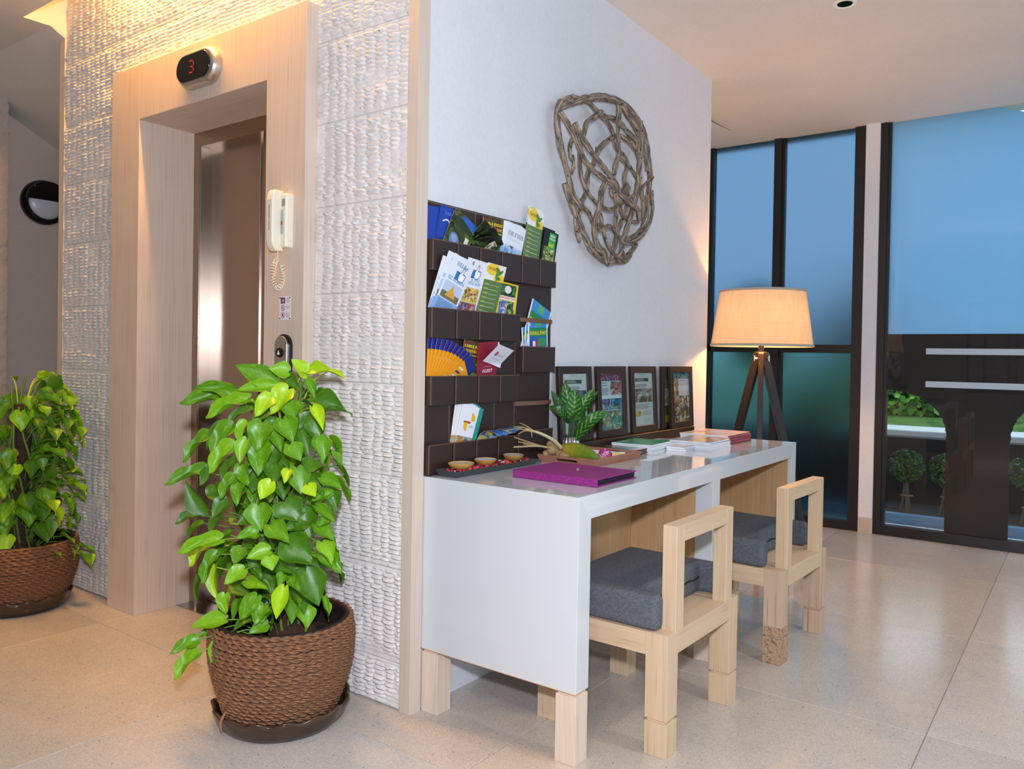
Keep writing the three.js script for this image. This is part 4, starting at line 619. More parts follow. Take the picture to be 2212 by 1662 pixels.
leaflet('dark red airline leaflet with fleet title', null, 'fleet', { ...R3, z: Z0 + 0.0066, b: [0.368, 1.058], t: [0.356, 1.203], w: 0.112, edge: 0x8c1f38, back: 0x8c1f38 });
leaflet('blank white leaf standing behind the airline leaflet', null, 'blank', { ...R3, z: Z0 + 0.0045, b: [0.392, 1.058], t: [0.392, 1.204], w: 0.062 });
leaflet('white airline card folded forward out of the third row', null, 'thai', { lip: 1.125, z: 0.0165, b: [0.372, 1.124], t: [0.392, 1.205], w: 0.115, lean: 0.75 });
// bottom row
['boat leaflet hindmost in the stack with the yellow sails', 'second boat leaflet from the back of the stack', 'boat leaflet at the middle of the stack', 'boat leaflet right behind the front one with yellow sails', 'front boat trip leaflet with yellow sails in the bottom row'].forEach((l, k) => leaflet(l, null, 'boat', { ...R4, z: Z0 + k * 0.0022, b: [0.234 + k * 0.004, 0.832], t: [0.252 + k * 0.007, 0.996 - k * 0.0045], w: 0.108, th: 0.0017, edge: k % 2 ? 0xe0b89c : 0xe8ecec, lean: 0.06 + k * 0.02 }));
leaflet('blue sea leaflet curling far out over the bottom pocket', null, 'sea', { ...R4, z: 0.004, b: [0.372, 0.800], t: [0.386, 0.960], w: 0.116, lean: 0.35, curl: 20, edge: 0xdfe6ec, back: 0xd8e2ec });
leaflet('second blue leaflet drooping to the right of the curling sea leaflet', null, 'sea', { ...R4, z: 0.001, b: [0.418, 0.800], t: [0.47, 0.955], w: 0.112, lean: 0.4, curl: 17, edge: 0xe6e0c0, back: 0xe2e6d2 });
// ---------------------------------------------------------------- driftwood wreath on the wall
{
  const w = thing('driftwood_wreath', 'oval wreath of twisted driftwood branches hung on the white wall', 'wall art', [1.19, 1.93, ZW]);
  const driftTex = tex(256, 512, (u, v) => { const a = noise2(u * 40, v * 6, 1, 40, 6), b = noise2(u * 12, v * 16, 2, 12, 16), c = noise2(u * 90, v * 24, 3, 90, 24), k = 0.72 + 0.5 * (a - 0.5) + 0.35 * (b - 0.5) + 0.25 * (c - 0.5), d = Math.pow(noise2(u * 26, v * 30, 7, 26, 30), 9) * 0.9; return [190 * k * (1 - d), 166 * k * (1 - d), 142 * k * (1 - d)]; }, [0.12, 0.4]);
  const mat = std(0xffffff, 0.85, { map: driftTex, bumpMap: driftTex, bumpScale: 0.002 });
  const E = [-1.844, 1.151, 1.732];
  const branches = [
    ['0.763,2.127,0.821,2.156,0.889,2.188,0.995,2.228,1.079,2.256,1.167,2.273,1.249,2.280,1.334,2.275,1.401,2.256,1.459,2.229,1.501,2.191,1.526,2.144,1.540,2.093,1.554,2.043,1.556,1.995,1.547,1.934,1.538,1.868,1.522,1.812,1.489,1.759,1.423,1.719,1.335,1.686,1.282,1.682', 0.021, 0.016, 0],
    ['0.779,2.156,0.763,2.134,0.752,2.087,0.758,2.035,0.780,1.978,0.816,1.922,0.838,1.882,0.857,1.840,0.884,1.803,0.938,1.775,0.998,1.757,1.036,1.724,1.070,1.698,1.119,1.700,1.167,1.724,1.218,1.714,1.245,1.690', 0.019, 0.011, 0.01],
    ['0.814,1.841,0.836,1.809,0.872,1.769,0.895,1.740,0.931,1.709,0.959,1.676,0.998,1.633,1.045,1.601,1.103,1.584,1.168,1.565', 0.016, 0.019, 0.0],
    ['0.900,1.718,0.904,1.686,0.915,1.656,0.934,1.628', 0.011, 0.010, 0.0],
    ['0.791,2.157,0.854,2.194,0.923,2.204,0.987,2.207,1.043,2.194,1.092,2.182,1.141,2.166,1.182,2.141,1.204,2.107,1.225,2.077,1.268,2.061,1.311,2.045,1.333,2.024,1.313,1.984,1.304,1.947,1.327,1.910,1.341,1.877,1.335,1.835,1.320,1.797,1.280,1.750,1.245,1.695,1.226,1.642,1.198,1.577', 0.014, 0.014, -0.005],
    ['0.772,2.114,0.832,2.080,0.885,2.042,0.921,2.004,0.958,1.971,1.015,1.944,1.101,1.923,1.181,1.914,1.243,1.895,1.307,1.871,1.373,1.851,1.440,1.836,1.463,1.793', 0.015, 0.018, 0.035],
    ['0.883,2.097,0.919,2.069,0.965,2.038,1.031,2.005,1.099,1.976,1.169,1.946,1.232,1.913,1.264,1.889', 0.015, 0.015, 0.045],
    ['1.096,2.200,1.026,2.156,0.972,2.119,0.955,2.077,0.934,2.026,0.923,1.968,0.933,1.909,0.962,1.864,1.009,1.830,1.076,1.803,1.155,1.796,1.235,1.814,1.329,1.865,1.415,1.905,1.493,1.956,1.585,2.016', 0.014, 0.010, 0.012],
    ['1.003,2.145,1.063,2.177,1.140,2.187,1.221,2.195,1.284,2.181,1.350,2.161,1.417,2.145,1.435,2.113', 0.013, 0.018, 0.0],
    ['1.244,2.261,1.246,2.221,1.240,2.170,1.244,2.126,1.246,2.081,1.243,2.035,1.218,1.995,1.210,1.954', 0.014, 0.013, 0.03],
    ['1.239,2.135,1.164,2.097,1.096,2.053,1.059,2.011,1.032,1.967,0.996,1.931,0.984,1.886,0.977,1.838,0.947,1.786,0.926,1.731', 0.014, 0.013, 0.0],
    ['1.270,2.273,1.314,2.249,1.369,2.227,1.426,2.194,1.453,2.148,1.453,2.085,1.444,2.021,1.436,1.956,1.416,1.890,1.385,1.822,1.344,1.749,1.303,1.682,1.284,1.624,1.254,1.595', 0.020, 0.014, 0.014],
    ['1.254,2.136,1.318,2.133,1.384,2.117,1.425,2.090,1.454,2.054', 0.015, 0.014, 0.012],
    ['1.258,2.044,1.322,2.027,1.378,2.007,1.435,1.972,1.471,1.926,1.496,1.872,1.499,1.809', 0.014, 0.016, 0.0],
    ['1.136,1.905,1.108,1.866,1.100,1.816,1.082,1.775,1.055,1.727,1.052,1.684,1.073,1.638,1.132,1.611,1.168,1.566', 0.016, 0.016, 0.028],
    ['1.102,1.768,1.118,1.722,1.139,1.676,1.170,1.641,1.217,1.611', 0.011, 0.011, 0.015],
    ['1.223,1.877,1.240,1.835,1.236,1.784,1.233,1.733,1.255,1.696,1.304,1.672,1.380,1.677,1.468,1.714,1.536,1.766,1.581,1.826,1.591,1.877,1.580,1.918,1.582,1.951', 0.015, 0.011, 0.024],
    ['1.173,1.562,1.234,1.578,1.328,1.588,1.381,1.635,1.435,1.678', 0.017, 0.013, 0.0],
    ['1.243,1.604,1.317,1.605,1.381,1.641', 0.014, 0.012, 0.008],
    ['1.181,1.889,1.192,1.866,1.244,1.850,1.277,1.816,1.321,1.782', 0.013, 0.014, 0.012],
    ['1.458,2.249,1.458,2.202,1.485,2.156,1.508,2.097,1.525,2.031', 0.012, 0.013, 0.012],
    ['0.872,2.039,0.847,1.993,0.857,1.954,0.878,1.940,0.862,1.891', 0.011, 0.010, 0.0],
    ['1.277,1.810,1.310,1.785,1.376,1.774,1.443,1.782', 0.012, 0.012, 0.0],
  ];
  branches.forEach(([s, r0, r1, dz], n) => {
    const q = s.split(',').map(Number), pts = [];
    for (let i = 0; i < q.length; i += 2) {
      const d = Math.hypot((q[i] - 1.17) / 0.42, (q[i + 1] - 1.92) / 0.38), z = 0.012 + 0.038 * Math.max(0, 1 - d * d * 0.8) + dz + 0.004, t = (z - E[2]) / (0.03 - E[2]);
      pts.push(V(E[0] + (q[i] - E[0]) * t, E[1] + (q[i + 1] - E[1]) * t, z));
    }
    const m = part('branch', limb(pts, (t) => 0.8 * mix(r0, r1, t) * (0.9 + 0.3 * (noise2(t * 9, n * 3.1, 4) - 0.4)), 20 + q.length * 2, 12, 1.4), mat, w);
    const stubs = []; for (let k = 0; k < 2; k++) { const i = 1 + Math.floor(hash(n, k, 3) * (pts.length - 2)), p = pts[i], a = hash(n, k, 5) * 6.28; if (hash(n, k, 8) < 0.6) stubs.push(cyl([p.x, p.y, p.z], [p.x + Math.cos(a) * 0.028, p.y + Math.sin(a) * 0.028, p.z + 0.006], r0 * 0.6, r0 * 0.42, 9)); }
    if (stubs.length) part('twig_stub', stubs, mat, m);
  });
  const tw = []; for (let k = 0; k < 3; k++) tw.push(new THREE.TorusGeometry(0.021, 0.0055, 8, 24).rotateY(1.0).rotateZ(-0.5).translate(1.226 + k * 0.010, 1.895 - k * 0.006, 0.075));
  part('binding', tw, mat, w, 'twisted vine binding at the crossing');
}

// ---------------------------------------------------------------- ledge and framed notices
{
  const s = thing('ledge', 'dark wooden ledge along the wall at the back of the desk', 'shelf', [1.42, 0.76, 0.02]);
  part('board', bx(0.79, 2.07, 0.7602, 0.8045, -0.0145, 0.058, 0.002, 'x'), M.darkwood, s);
}
const post = {
  spa: (x, w, h) => { x.fillStyle = '#dcdad6'; x.fillRect(0, 0, w, h); x.strokeStyle = '#6a6a6c'; x.lineWidth = 4; x.beginPath(); for (let i = 0; i < 5; i++) { x.moveTo(w * (0.38 + i * 0.05), h * 0.025); x.lineTo(w * (0.41 + i * 0.05), h * 0.05); } x.stroke(); x.fillStyle = '#4a4a40'; x.fillRect(w * 0.12, h * 0.105, w * 0.68, h * 0.062); lines(x, w * 0.2, h * 0.12, w * 0.5, 2, h * 0.022, '#d6d2c4', 2, 5); lines(x, w * 0.06, h * 0.22, w * 0.8, 3, h * 0.022, '#6a6862', 3, 5); blobs(x, w * 0.02, h * 0.3, w * 0.94, h * 0.26, ['#8a7a6a', '#c9b8a4', '#4a4038', '#e4dccf', '#6a5a4e'], 41, 60, 0.16); lines(x, w * 0.1, h * 0.6, w * 0.82, 4, h * 0.024, '#77746c', 5, 5); blobs(x, w * 0.02, h * 0.72, w * 0.36, h * 0.1, ['#d8b45a', '#a8543a', '#efe2b8'], 42, 24, 0.2); lines(x, w * 0.44, h * 0.73, w * 0.5, 3, h * 0.028, '#8a877f', 7, 5); x.fillStyle = '#c9d0cc'; x.fillRect(w * 0.5, h * 0.87, w * 0.36, h * 0.07); },
  spa2: (x, w, h) => { post.spa(x, w, h); blobs(x, w * 0.4, h * 0.28, w * 0.58, h * 0.2, ['#2b3350', '#c9b2a0', '#1e2438', '#8a7488'], 43, 30, 0.2); },
  dine: (x, w, h) => { x.fillStyle = '#d8dbe0'; x.fillRect(0, 0, w, h); blobs(x, 0, 0, w, h * 0.14, ['#7a2a4a', '#b23a5e', '#2b2440', '#e0c8d0', '#46a0b0'], 51, 70, 0.1); lines(x, w * 0.03, h * 0.165, w * 0.4, 2, h * 0.045, '#4a90b8', 2, 8); lines(x, w * 0.03, h * 0.27, w * 0.4, 6, h * 0.022, '#6c7078', 4, 5); blobs(x, w * 0.48, h * 0.15, w * 0.52, h * 0.24, ['#c8a080', '#a83848', '#e6d8c8', '#6a4a3c', '#3a5a48', '#d86a70'], 52, 80, 0.14); blobs(x, 0, h * 0.45, w * 0.48, h * 0.2, ['#5a4a78', '#c8b0c0', '#2a2a48', '#8a98d0'], 53, 60, 0.12); blobs(x, w * 0.49, h * 0.45, w * 0.51, h * 0.2, ['#2a7a98', '#1c3a58', '#c0a068', '#64b0c8'], 54, 60, 0.14); blobs(x, 0, h * 0.66, w, h * 0.34, ['#3a6a78', '#c89868', '#e8d4b8', '#2a3a48', '#a86040', '#58a0b0'], 55, 130, 0.1); },
  party: (x, w, h) => { x.fillStyle = '#cfcfd6'; x.fillRect(0, 0, w, h); blobs(x, 0, 0, w, h * 0.13, ['#3a90b8', '#1c4a68', '#d0c070', '#7ab8c8', '#24402c'], 61, 60, 0.14); blobs(x, 0, h * 0.135, w * 0.36, h * 0.34, ['#a87050', '#e0c8a0', '#5a3a2c', '#d8b458', '#7a8a48'], 62, 70, 0.16); x.fillStyle = '#dcd8e6'; x.fillRect(w * 0.38, h * 0.135, w * 0.62, h * 0.34); lines(x, w * 0.43, h * 0.17, w * 0.5, 1, 9, '#7a6ac0', 3, 6); lines(x, w * 0.43, h * 0.22, w * 0.52, 6, h * 0.03, '#a8a4b8', 4, 4); blobs(x, 0, h * 0.48, w, h * 0.52, ['#6a5040', '#d8b890', '#a87858', '#e8dcc8', '#3a2c28', '#b89060', '#2a60a0'], 63, 200, 0.09); },
  leaf: (x, w, h) => { x.fillStyle = '#57641f'; x.fillRect(0, 0, w, h); x.fillStyle = '#6f7f2c'; x.fillRect(0, h * 0.14, w, h * 0.16); x.fillStyle = '#c9c8a0'; x.fillRect(0, h * 0.32, w, h * 0.34); blobs(x, w * 0.05, h * 0.36, w * 0.5, h * 0.26, ['#c9c8a0', '#4f7a2c', '#7fa040'], 71, 14, 0.3); x.fillStyle = '#b89c1c'; x.fillRect(0, h * 0.86, w, h * 0.14); },
};
function frame(label, x0, x1, z, k, lean = 0.06) {
  const y0 = 0.8055, y1 = 1.116, w = x1 - x0, h = y1 - y0, f = thing('picture_frame', label, 'frame', [(x0 + x1) / 2, y0, z]), b = 0.031, T = 0.017;
  own('frame_side', bx(-w / 2, -w / 2 + b, 0, h, 0, T, 0.0015), M.darkwood, f); own('frame_side', bx(w / 2 - b, w / 2, 0, h, 0, T, 0.0015), M.darkwood, f);
  own('frame_rail', bx(-w / 2 + b, w / 2 - b, 0, b, 0.0004, T - 0.0004, 0.0015, 'x'), M.darkwood, f); own('frame_rail', bx(-w / 2 + b, w / 2 - b, h - b, h, 0.0004, T - 0.0004, 0.0015, 'x'), M.darkwood, f);
  const e = edge(0xdadada), g = new THREE.BoxGeometry(w - 2 * b + 0.002, h - 2 * b + 0.002, 0.003).translate(0, h / 2, 0.006);
  own('print', g, [e, e, e, e, std(0xffffff, 0.5, { map: textTex(300, 512, post[k]) }), e], f);
  own('glazing', new THREE.BoxGeometry(w - 2 * b, h - 2 * b, 0.0012).translate(0, h / 2, 0.0105), M.glass, f, 'clear glass');
  f.rotation.x = -lean; return f;
}
frame('dark framed spa notice, first from the left, behind the leafy glass vase', 0.815, 1.072, 0.018, 'spa2');
frame('dark framed dining poster with pink and blue photos, second from the left', 1.120, 1.379, 0.018, 'dine');
frame('dark framed spa notice with one brown photo, third from the left', 1.430, 1.690, 0.018, 'spa');
frame('dark frame with olive green print, mostly hidden behind the last frame', 1.752, 2.010, 0.012, 'leaf', 0.03);
frame('dark framed party poster, last on the right, in front of the olive green one', 1.812, 2.075, 0.036, 'party', 0.05);

// ---------------------------------------------------------------- things on the desk
const T0 = 0.7602;
{
  const f = thing('folder', 'magenta cloth-bound guest folder with silver wave emblem lying on the desk', 'folder', [0.364, T0, 0.378]);
  const cloth = tex(256, 256, (u, v) => { const k = 0.86 + 0.16 * (hash(Math.floor(u * 128), Math.floor(v * 64), 1) - 0.5) + 0.2 * (noise2(u * 40, v * 90, 2, 40, 90) - 0.5); return [166 * k, 44 * k, 138 * k]; }, [0.15, 0.15]);
  const cm = std(0xffffff, 0.8, { map: cloth, bumpMap: cloth, bumpScale: 0.0005 }), w = 0.127, d = 0.158;
  own('cover', bx(-w, w, 0, 0.0035, -d, d, 0.0015, 'x'), cm, f, 'back cover'); own('cover', bx(-w, w, 0.0215, 0.025, -d, d, 0.0015, 'x'), cm, f, 'front cover');
  own('spine', bx(-w - 0.003, -w + 0.002, 0.0004, 0.0246, -d, d, 0.0024, 'z'), cm, f);
  for (let k = 0; k < 7; k++) own('page', bx(-w + 0.004, w - 0.004 - 0.003 * hash(k, 1, 3), 0.004 + k * 0.0025, 0.0059 + k * 0.0025, -d + 0.003, d - 0.004 - 0.004 * hash(k, 2, 3), 0.0004, 'x'), std(0x2a1430, 0.7), f, 'dark purple page');
  const s = new THREE.Shape(); s.moveTo(-0.03, -0.008); s.quadraticCurveTo(-0.01, -0.012, 0.0, 0.0); s.quadraticCurveTo(0.012, 0.012, 0.036, 0.009); s.quadraticCurveTo(0.012, 0.017, -0.004, 0.004); s.quadraticCurveTo(-0.014, -0.006, -0.03, -0.008);
  own('emblem', ext(s, 0.0006).rotateX(-Math.PI / 2).rotateY(0.15).translate(0.012, 0.0251, 0.005), std(0xcfd8de, 0.35), f, 'silver wave emblem');
  const s2 = new THREE.Shape(); s2.moveTo(-0.024, 0.006); s2.quadraticCurveTo(-0.008, 0.012, 0.012, 0.014); s2.quadraticCurveTo(-0.006, 0.008, -0.024, 0.006);
  own('emblem', ext(s2, 0.0005).rotateX(-Math.PI / 2).rotateY(0.15).translate(0.012, 0.0251, 0.005), std(0x2a1636, 0.5), f, 'dark wave line');
}
{
  const t = thing('serving_tray', 'small brown wooden tray with handle holes holding fruit and ginger', 'tray', [0.782, T0, 0.19]);
  const tw = woodMat(woodTex([150, 98, 78], [176, 122, 98], [112, 70, 54], 40, 0.6), 0.5, 0.0003);
  const x0 = 0.598, x1 = 0.966, z0 = 0.066, z1 = 0.316, h = 0.033, fl = 0.016, th = 0.009, y = T0;
  const wall = (a, b, out, hole) => {                       // slanted board from a to b (floor plan), leaning outward
    const len = Math.hypot(b[0] - a[0], b[1] - a[1]), s = new THREE.Shape(); s.moveTo(-len / 2 + fl, 0); s.lineTo(len / 2 - fl, 0); s.lineTo(len / 2, h); s.lineTo(-len / 2, h); s.closePath();
    if (hole) { const p = new THREE.Path(), r = 0.0075, hw = 0.04, c = 0.0185; p.absarc(hw, c, r, -Math.PI / 2, Math.PI / 2); p.absarc(-hw, c, r, Math.PI / 2, Math.PI * 1.5); p.closePath(); s.holes.push(p); }
    const g = new THREE.ExtrudeGeometry(s, { depth: th, bevelEnabled: false, curveSegments: 8 }); g.rotateX(Math.atan2(fl, h)); g.rotateY(Math.atan2(-(b[1] - a[1]), b[0] - a[0])); g.translate((a[0] + b[0]) / 2 - out[0] * (fl + th * 0.9), y, (a[1] + b[1]) / 2 - out[1] * (fl + th * 0.9)); return gridUV(g, 'x');
  };
  part('board', bx(x0 + fl, x1 - fl, y, y + 0.006, z0 + fl, z1 - fl, 0.001, 'x'), tw, t);
  part('side', wall([x0, z1], [x1, z1], [0, 1]), tw, t); part('side', wall([x1, z0], [x0, z0], [0, -1]), tw, t);
  part('handle_end', wall([x0, z0], [x0, z1], [-1, 0], true), tw, t); part('handle_end', wall([x1, z1], [x1, z0], [1, 0], true), tw, t);
}
{ // long green-yellow fruit
  const fruitTex = tex(256, 256, (u, v) => { const a = noise2(u * 14, v * 3, 1, 14, 3), b = noise2(u * 40, v * 40, 2, 40, 40), t = clamp(-0.35 + v * 1.75 + (a - 0.5) * 0.5), k = 0.92 + 0.14 * (b - 0.5); return [mix(112, 214, t) * k, mix(142, 196, t) * k, mix(34, 62, t) * k]; }, [1, 1]);
  const pr = []; for (let k = 0; k <= 24; k++) { const s = k / 24; pr.push(new THREE.Vector2(Math.max(0.0004, 0.033 * Math.pow(Math.sin(Math.PI * Math.pow(s, 0.92)), 0.62) * (1 + 0.05 * Math.sin(s * 5))), (0.5 - s) * 0.245)); }
  const f = thing('papaya', 'long yellow-green papaya lying across the wooden tray', 'fruit', [0.672, T0 + 0.040, 0.205]);
  const g = new THREE.LatheGeometry(pr.reverse(), 32), p = g.attributes.position; for (let i = 0; i < p.count; i++) { const a = Math.atan2(p.getZ(i), p.getX(i)); const k = 1 + 0.035 * Math.cos(a * 5); p.setX(i, p.getX(i) * k); p.setZ(i, p.getZ(i) * k); } g.computeVertexNormals();
  const m = own('skin', g, std(0xffffff, 0.42, { map: fruitTex }), f); m.quaternion.setFromUnitVectors(V(0, 1, 0), V(0.4, 0.05, -0.9).normalize());
  const st = own('stalk', new THREE.CylinderGeometry(0.003, 0.005, 0.012, 10).translate(0, 0.124, 0), std(0x8a7a3c, 0.8), f); st.quaternion.copy(m.quaternion);
}
{
  const gm = (() => { const t = tex(128, 128, (u, v) => { const k = 0.85 + 0.25 * (noise2(u * 8, v * 24, 1, 8, 24) - 0.3); return [196 * k, 160 * k, 116 * k]; }, [0.05, 0.05]); return std(0xffffff, 0.75, { map: t, bumpMap: t, bumpScale: 0.001 }); })();
  const root = (name, label, c, lobes) => { const r = thing(name, label, 'root', c); const gs = lobes.map(([x, y, z, a, b, cc, rot]) => { const g = new THREE.SphereGeometry(1, 20, 14), p = g.attributes.position; for (let i = 0; i < p.count; i++) { const k = 1 + 0.16 * (noise2(p.getX(i) * 2 + a * 90, p.getY(i) * 2 + p.getZ(i) * 2, 7) - 0.5) + 0.025 * Math.sin(p.getY(i) * 14); p.setXYZ(i, p.getX(i) * a * k, p.getY(i) * b * k, p.getZ(i) * cc * k); } g.computeVertexNormals(); return g.rotateZ(rot).translate(x, y, z); }); own('knob', gs, gm, r); return r; };
  root('ginger_root', 'knobbly beige ginger root in the left end of the tray', [0.655, T0 + 0.045, 0.102], [[0, 0, 0, 0.028, 0.024, 0.022, 0.3], [-0.03, 0.002, 0.012, 0.019, 0.02, 0.016, 0.9], [-0.038, -0.014, -0.006, 0.018, 0.013, 0.013, 0], [0.024, 0.014, -0.01, 0.014, 0.019, 0.014, 0.2], [0.012, -0.016, 0.022, 0.02, 0.013, 0.014, 0.4], [-0.012, 0.018, -0.008, 0.013, 0.014, 0.013, 0]]);
  root('galangal_root', 'small pale galangal finger below the papaya stalk end', [0.655, T0 + 0.026, 0.148], [[0, 0, 0, 0.014, 0.012, 0.022, 0], [0.003, 0.004, 0.02, 0.010, 0.010, 0.012, 0.4]]);
  const sm1 = std(0xc9b884, 0.6), sm2 = std(0xd8d0a0, 0.55), dry = std(0xb89c68, 0.7);
  const lg = thing('lemongrass', 'upper lemongrass stalk with frayed dry tips leaning out of the tray', 'stalk', [0.60, T0 + 0.055, 0.14]);
  part('stem', limb([V(0.665, 0.812, 0.13), V(0.60, 0.845, 0.14), V(0.50, 0.880, 0.142), V(0.42, 0.898, 0.14)], (t) => mix(0.0078, 0.0036, t), 30, 10, 0.2), sm2, lg);
  for (const [a, b, c] of [[0.296, 0.903, 0.14], [0.345, 0.912, 0.142], [0.385, 0.922, 0.138], [0.36, 0.886, 0.15], [0.43, 0.872, 0.16]]) part('blade', limb([V(0.47, 0.886, 0.142), V((0.45 + a) / 2, (0.894 + b) / 2 + 0.004, (0.14 + c) / 2), V(a, b, c)], (t) => mix(0.0034, 0.0012, t), 16, 6, 0), dry, lg);
  const lg2 = thing('lemongrass', 'lower lemongrass bundle of thin straws pointing out left of the tray', 'stalk', [0.60, T0 + 0.045, 0.13]);
  for (const [a, b, c, r] of [[0.352, 0.875, 0.14, 0.0026], [0.382, 0.857, 0.135, 0.0022], [0.350, 0.842, 0.14, 0.0032], [0.42, 0.846, 0.13, 0.0024]]) part('blade', limb([V(0.64, 0.808, 0.115), V(0.54, 0.828, 0.125), V(a, b, c)], (t) => mix(0.004, r * 0.85, t), 20, 7, 0.2), r > 0.003 ? sm1 : dry, lg2);
}
{
  const c = [0.762, T0 + 0.02, 0.262], b = thing('lotus_bud', 'pink lotus bud lying beside the papaya in the tray', 'flower', c);
  const pink = std(0xd85a9a, 0.6), pale = std(0xeeb2cc, 0.6);
  for (let r = 0; r < 3; r++) for (let k = 0; k < 7; k++) {
    const g = new THREE.SphereGeometry(1, 10, 8, 0, Math.PI).scale(0.011 + r * 0.002, 0.021 - r * 0.003, 0.0035).translate(0, 0.016 - r * 0.002, 0.008 + r * 0.0045).rotateX(0.16 * r).rotateY(k / 7 * 6.283 + r * 0.45);
    own('petal', g, (k + r) % 3 ? pink : pale, b).rotation.set(0.5, 0, 0.4);
  }
  const cd = thing('candle_roll', 'little striped yellow coiled candle at the right end of the tray', 'candle', [0.82, T0 + 0.021, 0.275]);
  const gs = []; for (let k = 0; k < 9; k++) gs.push(new THREE.TorusGeometry(0.009, 0.0035, 7, 18).rotateY(Math.PI / 2).translate(-0.03 + k * 0.0075, 0, 0)); own('coil', gs, std(0xd8c080, 0.6), cd); own('wick', cyl([0.03, 0, 0], [0.042, 0.004, 0.003], 0.001), M.seam, cd);
}
{ // dark tray with slices in potpourri
  const t = thing('slate_tray', 'long narrow dark grey tray below the leather holder, filled with red petals', 'tray', [0.312, T0, 0.068]);
  const x0 = 0.082, x1 = 0.545, z0 = 0.018, z1 = 0.112, h = 0.021, f = 0.012, m = std(0x39403f, 0.5), y = T0;
  const ring = (d, yy) => [[x0 + d, yy, z0 + d], [x1 - d, yy, z0 + d], [x1 - d, yy, z1 - d], [x0 + d, yy, z1 - d]], L = [ring(f, y), ring(0, y + h), ring(0.005, y + h), ring(f + 0.004, y + 0.006)], pos = [];
  const quad = (a, b, c, d) => pos.push(...a, ...b, ...c, ...a, ...c, ...d);
  for (let k = 0; k < 3; k++) for (let i = 0; i < 4; i++) { const j = (i + 1) % 4; quad(L[k][j], L[k][i], L[k + 1][i], L[k + 1][j]); }
  quad(L[3][0], L[3][3], L[3][2], L[3][1]); quad(L[0][0], L[0][1], L[0][2], L[0][3]);
  const g = new THREE.BufferGeometry(); g.setAttribute('position', new THREE.Float32BufferAttribute(pos, 3)); g.computeVertexNormals(); part('dish', gridUV(g, 'x'), m, t);
  reseed(31);
  const pet = new THREE.SphereGeometry(0.007, 8, 6).scale(1.25, 0.55, 1), im = new THREE.InstancedMesh(pet, std(0xffffff, 0.55), 420), o = new THREE.Object3D(), c = new THREE.Color();
  for (let i = 0; i < 420; i++) { o.position.set(rr(x0 + 0.02, x1 - 0.02), y + rr(0.006, 0.021), rr(z0 + 0.018, z1 - 0.018)); o.rotation.set(rr(-0.8, 0.8), rr(0, 6), rr(-0.8, 0.8)); o.scale.setScalar(rr(0.55, 1.15)); o.updateMatrix(); im.setMatrixAt(i, o.matrix); im.setColorAt(i, c.set([0xa01638, 0x8a0f2c, 0xc23050, 0xd0583c, 0x5e0c1e, 0xe0d0d0][Math.floor(rnd() * (o.position.x > 0.33 ? 6 : 5.2))])); }
  im.name = 'potpourri'; im.userData = { label: 'red and pink dried petals filling the narrow dark tray', category: 'petals', kind: 'stuff' }; scene.add(im);
  const shell = std(0xc99a4c, 0.45), inner = std(0xd9d2c6, 0.35);
  [['brown husk slice with pale hollow, nearest of three in the dark tray', 0.158, 0.066, 0.046], ['brown husk slice with pale hollow, middle of three in the dark tray', 0.288, 0.066, 0.043], ['brown husk slice with pale hollow, farthest of three in the dark tray', 0.452, 0.064, 0.042]].forEach(([label, x, z, r], n) => {
    const s = thing('husk_bowl', label, 'bowl', [x, y + 0.016, z]);
    const mk = (k, y0) => { const pr = [[0, 0.002], [0.55 * r, 0.004], [0.85 * r, 0.013], [r, 0.0235], [0.965 * r, 0.0245]].map(([a, b]) => new THREE.Vector2(a * k, b + y0)); return new THREE.LatheGeometry(pr, 36); };
    const body = mk(1, 0); const p = body.attributes.position; for (let i = 0; i < p.count; i++) { const a = Math.atan2(p.getZ(i), p.getX(i)), k = 1 + 0.05 * Math.cos(a * 2 + n) + 0.02 * Math.cos(a * 7); p.setX(i, p.getX(i) * k); p.setZ(i, p.getZ(i) * k * 0.92); } body.computeVertexNormals(); own('husk', body, std([0xc99a4c, 0xc08a3a, 0xb98a4a][n], 0.45, { side: THREE.DoubleSide }), s);
    const pl = new THREE.LatheGeometry([[0, 0.0185], [0.6 * r, 0.019], [0.97 * r, 0.0232]].map(([a, b]) => new THREE.Vector2(a, b)), 36), q = pl.attributes.position; for (let i = 0; i < q.count; i++) { const a = Math.atan2(q.getZ(i), q.getX(i)), k = 1 + 0.05 * Math.cos(a * 2 + n); q.setX(i, q.getX(i) * k); q.setZ(i, q.getZ(i) * k * 0.92); } pl.computeVertexNormals(); own('filling', pl, std([0xd6bf9e, 0xcfcdd0, 0xd3ccc6][n], 0.3, { side: THREE.DoubleSide }), s, 'pale smooth filling');
  });
}
